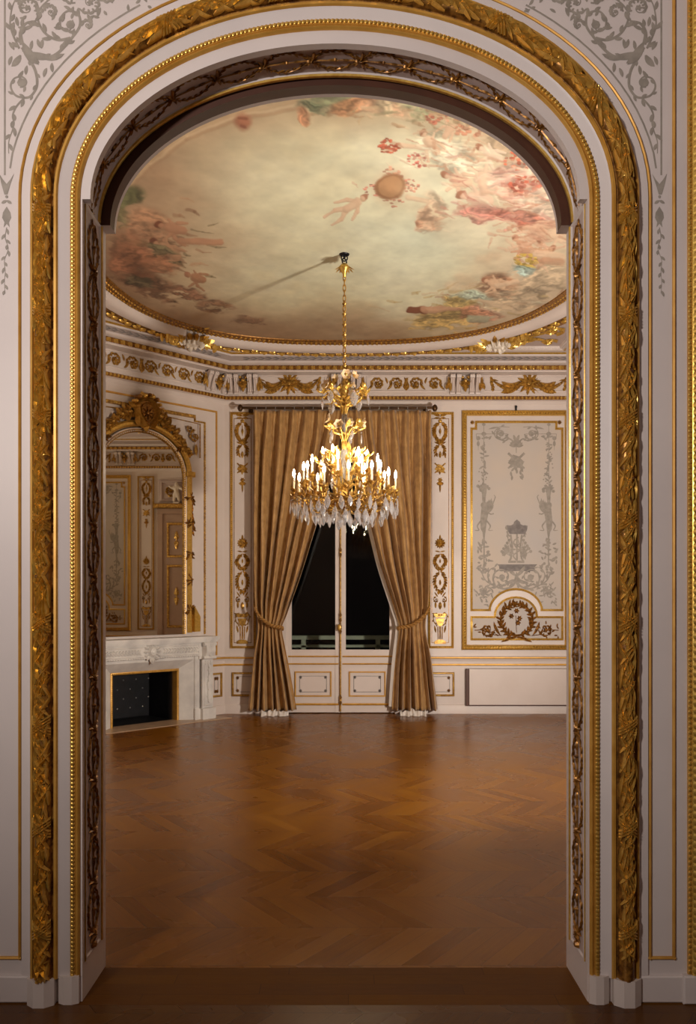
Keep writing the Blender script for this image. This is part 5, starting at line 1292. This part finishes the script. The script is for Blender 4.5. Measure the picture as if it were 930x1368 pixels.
# ================================================================== DOOR IN THE RIGHT WALL (seen in the mirror)
t = thing('door_1', (XR, 9.95, 0), None, None, None, 'structure')
DR = lambda u, v, h=0.0: (XR - h, u, v)
mb = MB(); mb.box(DR, 9.30, 9.42, 0, 3.5, 0, .05, 0, .01); mb.box(DR, 10.48, 10.6, 0, 3.5, 0, .05, 0, .01); mb.box(DR, 9.30, 10.6, 3.38, 3.5, 0, .06, 0, .01); mb.box(DR, 9.24, 10.66, 3.5, 3.6, 0, .14, 1, .02); mb.build('architrave', [DOORP, GILT2], t)
mb = MB(); mb.box(DR, 9.42, 10.48, .01, 3.38, 0, .025, 0, .004)
for z0, z1 in ((.2, .8), (.95, 2.3), (2.45, 3.2)):
    for a, b in ((9.50, 9.92), (9.98, 10.40)):
        sweep(mb, Path(rect(a, b, z0, z1), True), [(0, .02), (.01, .05), (.04, .05), (.06, .02)], DR, 1); o = Orn(); o.acanthus((a + b) / 2, (z0 + z1) / 2, PI / 2, .2, .16, .02); o.acanthus((a + b) / 2, (z0 + z1) / 2, -PI / 2, .2, .16, .02); o.emit(mb, DR, .026, 1, 1)
mb.build('leaf', [DOORP, GILT2], t)
mb = MB(); mb.box(DR, 9.33, 10.57, 3.62, 4.12, 0, .02, 0, .004); sweep(mb, Path(rect(9.36, 10.54, 3.65, 4.1), True), [(0, .02), (.01, .05), (.04, .05), (.06, .02)], DR, 0)
o = Orn(); 
for sg in (-1, 1): o.scroll(9.95 + sg * .36, 3.88, .14, 0, 1.5, sg, .03, .03, 0, 5, .4)
o.emit(mb, DR, .02, 1, 1); mb.build('overdoor_relief', [RECESS, GILT2], t)
# plaster cherub on the overdoor ledge
t = thing('cherub_statuette', (XR - .08, 9.72, 3.6), 'small white cherub statuette on the overdoor ledge in the mirror reflection', 'statuette')
bm_v = [(0, 0, .22), (0, 0, .34), (0, 0, .40), (0, 0, .46), (-.02, -.09, .33), (-.04, -.16, .38), (-.02, .09, .33), (-.05, .15, .28), (0, -.045, .15), (-.02, -.05, .03), (0, .045, .15), (.01, .06, .03)]
ed = [(0, 1), (1, 2), (2, 3), (1, 4), (4, 5), (1, 6), (6, 7), (0, 8), (8, 9), (0, 10), (10, 11)]; rd = [.055, .06, .035, .055, .03, .022, .03, .022, .04, .028, .04, .028]
me = bpy.data.meshes.new('figure'); me.from_pydata(bm_v, ed, []); ob = bpy.data.objects.new('figure', me); C.objects.link(ob); ob.parent = t
sk = ob.modifiers.new('skin', 'SKIN'); ob.modifiers.new('sub', 'SUBSURF').render_levels = 1
for i, d in enumerate(me.skin_vertices[0].data): d.radius = (rd[i], rd[i]); d.use_root = (i == 0)
me.materials.append(PLASTER)
mb = MB(); mb.box(DR, 9.66, 9.78, 3.6, 3.63, .04, .14, 0, .004); mb.build('base', PLASTER, t)

# ================================================================== CHANDELIER
HX, HY = -.035, 8.1
ch = thing('chandelier', (HX, HY, CEIL), 'lit gilt chandelier with candle bulbs and hanging crystals below the ceiling painting', 'chandelier')
cs = HY / FPX; cz = lambda y: CAMZ + (HOR - y) * cs
def P3(r, a, z): return (HX + r * math.cos(a), HY + r * math.sin(a), z)
mb = MB(); mb.tube([(HX, HY, CEIL - .01), (HX, HY, CEIL - .05)], .012, 8)
for k, z in enumerate((4.90, 4.865)):
    mb.tube([(HX + .03 * math.cos(a) * (1 if k == 0 else .7), HY + (.0 if k == 0 else .02 * math.cos(a)), z + .03 * math.sin(a)) for a in [2 * PI * i / 12 for i in range(13)]], .007, 6)
mb.lathe([(.001, -.012), (.045, -.010), (.05, 0), (.001, .001)], (HX, HY, CEIL - .012), 14); mb.build('hook', BLACK, ch)
mb = MB(); mb.lathe([(.012, .05), (.03, .04), (.05, .015), (.055, 0), (.04, -.02), (.02, -.05), (.012, -.08), (.001, -.09)], (HX, HY, 4.80), 14)
for k in range(12):
    a = 2 * PI * k / 12; V = [P3(.03, a, 4.81), P3(.07, a - .2, 4.80), P3(.10, a, 4.785 - .01 * (k % 2)), P3(.07, a + .2, 4.80)]; mb.add(V, [(0, 1, 2, 3)])
mb.build('canopy', GILT, ch)
mb = MB(); z = 4.71; k = 0
while z > cz(503):
    big = z < 4.55
    if k % 2 == 0: c = [(HX + .013 * math.cos(a), HY, z + .036 * math.sin(a)) for a in [2 * PI * i / 12 for i in range(13)]]
    else: c = [(HX, HY + .022 * math.cos(a), z + .030 * math.sin(a)) for a in [2 * PI * i / 12 for i in range(13)]]
    mb.tube(c, .0055, 6, 0, False)
    if k % 2 == 1 and big: mb.lathe([(.001, -.018), (.016, -.012), (.022, 0), (.016, .012), (.001, .018)], (HX, HY, z), 8)
    z -= .050; k += 1
mb.build('chain', GILT2, ch)
mb = MB()
mb.lathe([(.001, 2.40), (.02, 2.42), (.035, 2.45), (.015, 2.49), (.05, 2.53), (.07, 2.58), (.05, 2.64), (.025, 2.70), (.03, 2.80), (.018, 2.9), (.022, 3.05), (.03, 3.10), (.015, 3.2), (.014, 3.4), (.03, 3.44), (.045, 3.50), (.03, 3.57), (.05, 3.62), (.02, 3.68), (.012, 3.76), (.001, 3.80)], (HX, HY, 0), 14)
mb.build('stem', GILT2, ch)
mb = MB(); mb.lathe([(.001, 2.72), (.05, 2.74), (.075, 2.85), (.05, 2.98), (.03, 3.05), (.001, 3.06)], (HX, HY, 0), 10); mb.lathe([(.022, 3.20), (.028, 3.3), (.022, 3.40)], (HX, HY, 0), 10); mb.build('crystal_baluster', CRYSTAL, ch, False)
def leaf3(mb, p, d, L, W, up, m=0, curl=.3):
    d = Vector(d).normalized(); up = Vector(up); s = d.cross(up)
    if s.length < 1e-3: s = d.cross(Vector((1, 0, 0)))
    s.normalize(); u = s.cross(d); p = Vector(p); vs = []
    for i in range(5):
        t = i / 4; hw = W / 2 * math.sin(PI * (.08 + .88 * t)) if i < 4 else 0; c = p + d * L * t + u * (curl * L * t * t)
        vs += [tuple(c - s * hw + u * .15 * W), tuple(c), tuple(c + s * hw + u * .15 * W)]
    fs = []
    for i in range(4): b = 3 * i; fs += [(b, b + 3, b + 4, b + 1), (b + 1, b + 4, b + 5, b + 2)]
    mb.add(vs, fs, m)
def flower3(c, nrm, r):
    mb = MB(); n = Vector(nrm).normalized(); a = n.cross(Vector((0, 0, 1)))
    if a.length < .1: a = Vector((1, 0, 0))
    a.normalize(); b = n.cross(a)
    for k in range(6):
        q = 2 * PI * k / 6; d = a * math.cos(q) + b * math.sin(q); leaf3(mb, c, d + n * .35, r, r * .8, n, 0, .25)
    mb.ell(Vector(c) + n * r * .25, a * r * .22, b * r * .22, n * r * .22, 1); return mb
for tier, (n, r, z, fr) in enumerate(((7, .20, 3.66, .062), (4, .10, 3.72, .055), (6, .15, 3.31, .06))):
    for k in range(n):
        a = 2 * PI * k / n + tier * .5 + .3; rr = r * random.uniform(.85, 1.25); zz = z + random.uniform(-.05, .06)
        flower3(P3(rr, a, zz), (math.cos(a), math.sin(a), random.uniform(-.1, .5)), fr).build('flower', [PORC if (k + tier) % 3 else GILT, GILT], ch)
mb = MB()
for tier, (n, r, z) in enumerate(((9, .20, 3.58), (8, .14, 3.24), (7, .12, 3.5))):
    for k in range(n):
        a = 2 * PI * k / n + .2 * tier; pts = cat([P3(.015, a, z - .12), P3(r * .4, a + .1, z - .02), P3(r * .8, a, z + .03), P3(r * 1.05, a - .1, z)], 4); mb.tube(pts, .006, 5)
        for i in range(3, len(pts), 3): leaf3(mb, pts[i], (math.cos(a + random.uniform(-1.3, 1.3)), math.sin(a + random.uniform(-1.3, 1.3)), random.uniform(-.4, .6)), .075, .04, (0, 0, 1))
mb.build('crown_leaves', GILT, ch)
mb = MB()       # tall curling fronds between crown and candles
for k in range(10):
    a = 2 * PI * k / 10; r1 = .16 + .08 * (k % 2); pts = cat([P3(.03, a, 2.6), P3(.07, a, 2.8), P3(r1 * .7, a, 2.98), P3(r1, a, 3.02 - .1 * (k % 2)), P3(r1 * 1.15, a, 2.95)], 5); mb.tube(pts, .007, 5)
    for i in range(2, len(pts), 3): leaf3(mb, pts[i], (math.cos(a + random.uniform(-1.5, 1.5)), math.sin(a + random.uniform(-1.5, 1.5)), random.uniform(0, .9)), .08, .035, (0, 0, 1))
mb.build('fronds', GILT, ch)
mb = MB()       # leafy basket
for ring_, (n, r, z) in enumerate(((12, .22, 2.50), (16, .36, 2.52), (22, .46, 2.56))):
    for k in range(n):
        a = 2 * PI * k / n + ring_ * .13; p = P3(r, a, z + random.uniform(-.04, .05))
        leaf3(mb, p, (math.cos(a + random.uniform(-1, 1)), math.sin(a + random.uniform(-1, 1)), random.uniform(-.2, 1.2)), random.uniform(.06, .10), .036, (0, 0, 1))
        leaf3(mb, p, (math.cos(a + random.uniform(-2.5, 2.5)), math.sin(a + random.uniform(-2.5, 2.5)), random.uniform(-.5, .4)), .08, .04, (0, 0, 1))
    mb.tube([P3(r, 2 * PI * k / 48, z + .02 * math.sin(k * 1.5)) for k in range(49)], .007, 6)
mb.build('leaf_basket', GILT2, ch)
# arms with candle tubes and bulbs
candle_me = None
tiers = ((12, .49, 2.665, .10), (9, .36, 2.76, .3), (6, .22, 2.86, 0))
pan0 = None
for ti, (n, r, z, a0) in enumerate(tiers):
    for k in range(n):
        a = 2 * PI * (k + random.uniform(-.12, .12)) / n + a0; zz = z + random.uniform(-.025, .025); rr = r * random.uniform(.95, 1.04)
        mb = MB(); pts = cat([P3(.05, a, 2.56), P3(rr * .35, a, 2.46 + .04 * ti), P3(rr * .75, a, 2.48 + .05 * ti), P3(rr * .98, a, zz - .09), P3(rr, a, zz - .01)], 6); mb.tube(pts, [.011 - .004 * i / len(pts) for i in range(len(pts))], 6)
        for i in range(4, len(pts), 4):
            for q in (-1, 1): leaf3(mb, pts[i], (math.cos(a + q * 1.1), math.sin(a + q * 1.1), .35), .075, .035, (0, 0, 1))
        arm = mb.build('arm', GILT2, ch); top = Vector(P3(rr, a, zz)); rel = top - Vector((HX, HY, CEIL))
        if pan0 is None:
            m1 = MB(); m1.lathe([(.001, -.02), (.012, -.016), (.020, -.004), (.036, .004), (.038, .010), (.012, .006), (.001, .006)], tuple(top), 10)
            for q in range(8):
                b_ = 2 * PI * q / 8; leaf3(m1, top + Vector((.022 * math.cos(b_), .022 * math.sin(b_), 0)), (math.cos(b_), math.sin(b_), .2), .026, .02, (0, 0, 1))
            pan0 = m1.build('drip_pan', GILT2, arm)
            m2 = MB(); m2.lathe([(.0095, 0), (.0105, .01), (.0095, .02), (.0095, .125), (.007, .128), (.001, .128)], tuple(top), 10); can0 = m2.build('candle', CANDLE, arm)
            m3 = MB(); m3.lathe([(.007, .126), (.011, .14), (.0135, .155), (.0125, .17), (.008, .187), (.0035, .20), (.001, .206)], tuple(top), 10); bul0 = m3.build('bulb', BULB, arm)
            ref = top.copy()
        else:
            for o0 in (pan0, can0, bul0):
                c = o0.copy(); C.objects.link(c); c.parent = arm; c.location = o0.location + (top - ref)
# crystal pendants
def pend_mesh(L, W, T):
    m = MB(); prof = [(0, 1), (.28, .80), (.5, .52), (.42, .30), (.18, .08), (0, 0)]; n = 8; vs = []
    for r_, z_ in prof:
        for k in range(n): q = 2 * PI * k / n; vs.append((max(r_, .004) * W * math.cos(q), max(r_, .004) * T * math.sin(q), -L + L * z_))
    m.add(vs, [(i * n + k, i * n + (k + 1) % n, (i + 1) * n + (k + 1) % n, (i + 1) * n + k) for i in range(len(prof) - 1) for k in range(n)])
    m.tube([(0, 0, 0), (0, 0, .03)], .0015, 4); m.ball((0, 0, .016), .008, 0, 6, 4)
    return m
pm = None; prot = {}
cnt = 0
for (n, r, z, L, W) in ((34, .50, 2.545, .125, .056), (24, .40, 2.47, .125, .06), (14, .26, 2.43, .12, .055), (6, .22, 3.58, .13, .07), (5, .16, 3.22, .10, .04), (6, .33, 2.72, .10, .04)):
    for k in range(n):
        a = 2 * PI * (k + random.uniform(-.2, .2)) / n; key = (L, W); p = Vector(P3(r * random.uniform(.94, 1.05), a, z + random.uniform(-.03, .03))) - Vector((HX, HY, CEIL))
        if key not in prot:
            m = pend_mesh(L, W, W * .42); m.v = [tuple(Vector(v) + Vector((HX, HY, CEIL))) for v in m.v]; o_ = m.build('crystal_pendant', CRYSTAL, ch, False); prot[key] = o_
        else:
            o_ = prot[key].copy(); C.objects.link(o_); o_.parent = ch
        o_.location = p; o_.rotation_euler = (random.uniform(-.1, .1), random.uniform(-.1, .1), a + PI / 2 + random.uniform(-.5, .5)); s = random.uniform(.85, 1.2); o_.scale = (s, s, s)

# ================================================================== LIGHT
def lamp(name, typ, loc, energy, colr, size=.2, rot=None):
    l = bpy.data.lights.new(name, typ); l.energy = energy; l.color = colr
    if typ == 'POINT': l.shadow_soft_size = size
    if typ == 'SPOT': l.shadow_soft_size = size; l.spot_size = 2.1 if name.startswith('front') else 2.4; l.spot_blend = 1.0 if name.startswith('front') else .8
    o = bpy.data.objects.new(name, l); C.objects.link(o); o.location = loc
    if rot: o.rotation_euler = rot
    return o
d = Vector((.1, 3.41, 4.0)) - Vector((-2.2, -.9, 2.9))
lamp('front_room_lamp', 'SPOT', (-2.2, -.9, 2.9), 610, (1, .91, .85), .15, d.to_track_quat('-Z', 'Y').to_euler())
d = Vector((-.8, 9.6, 3.6)) - Vector((3.0, 5.0, 1.6))
lamp('salon_lamp', 'SPOT', (3.0, 5.0, 1.6), 1080, (1, .895, .79), .18, d.to_track_quat('-Z', 'Y').to_euler())
w = bpy.data.worlds.new('night'); bpy.context.scene.world = w; w.use_nodes = True
bg = w.node_tree.nodes['Background']; bg.inputs[0].default_value = (.02, .025, .04, 1); bg.inputs[1].default_value = .012

sc = bpy.context.scene
sc.view_settings.view_transform = 'Standard'; sc.view_settings.look = 'None'; sc.view_settings.exposure = 0.0; sc.view_settings.gamma = 1.0; sc.view_settings.use_curve_mapping = False
sc.cycles.use_denoising = True; sc.cycles.max_bounces = 10; sc.cycles.diffuse_bounces = 4; sc.cycles.glossy_bounces = 5; sc.cycles.transmission_bounces = 8
sc.cycles.caustics_refractive = False; sc.cycles.caustics_reflective = False; sc.cycles.sample_clamp_indirect = 4.0
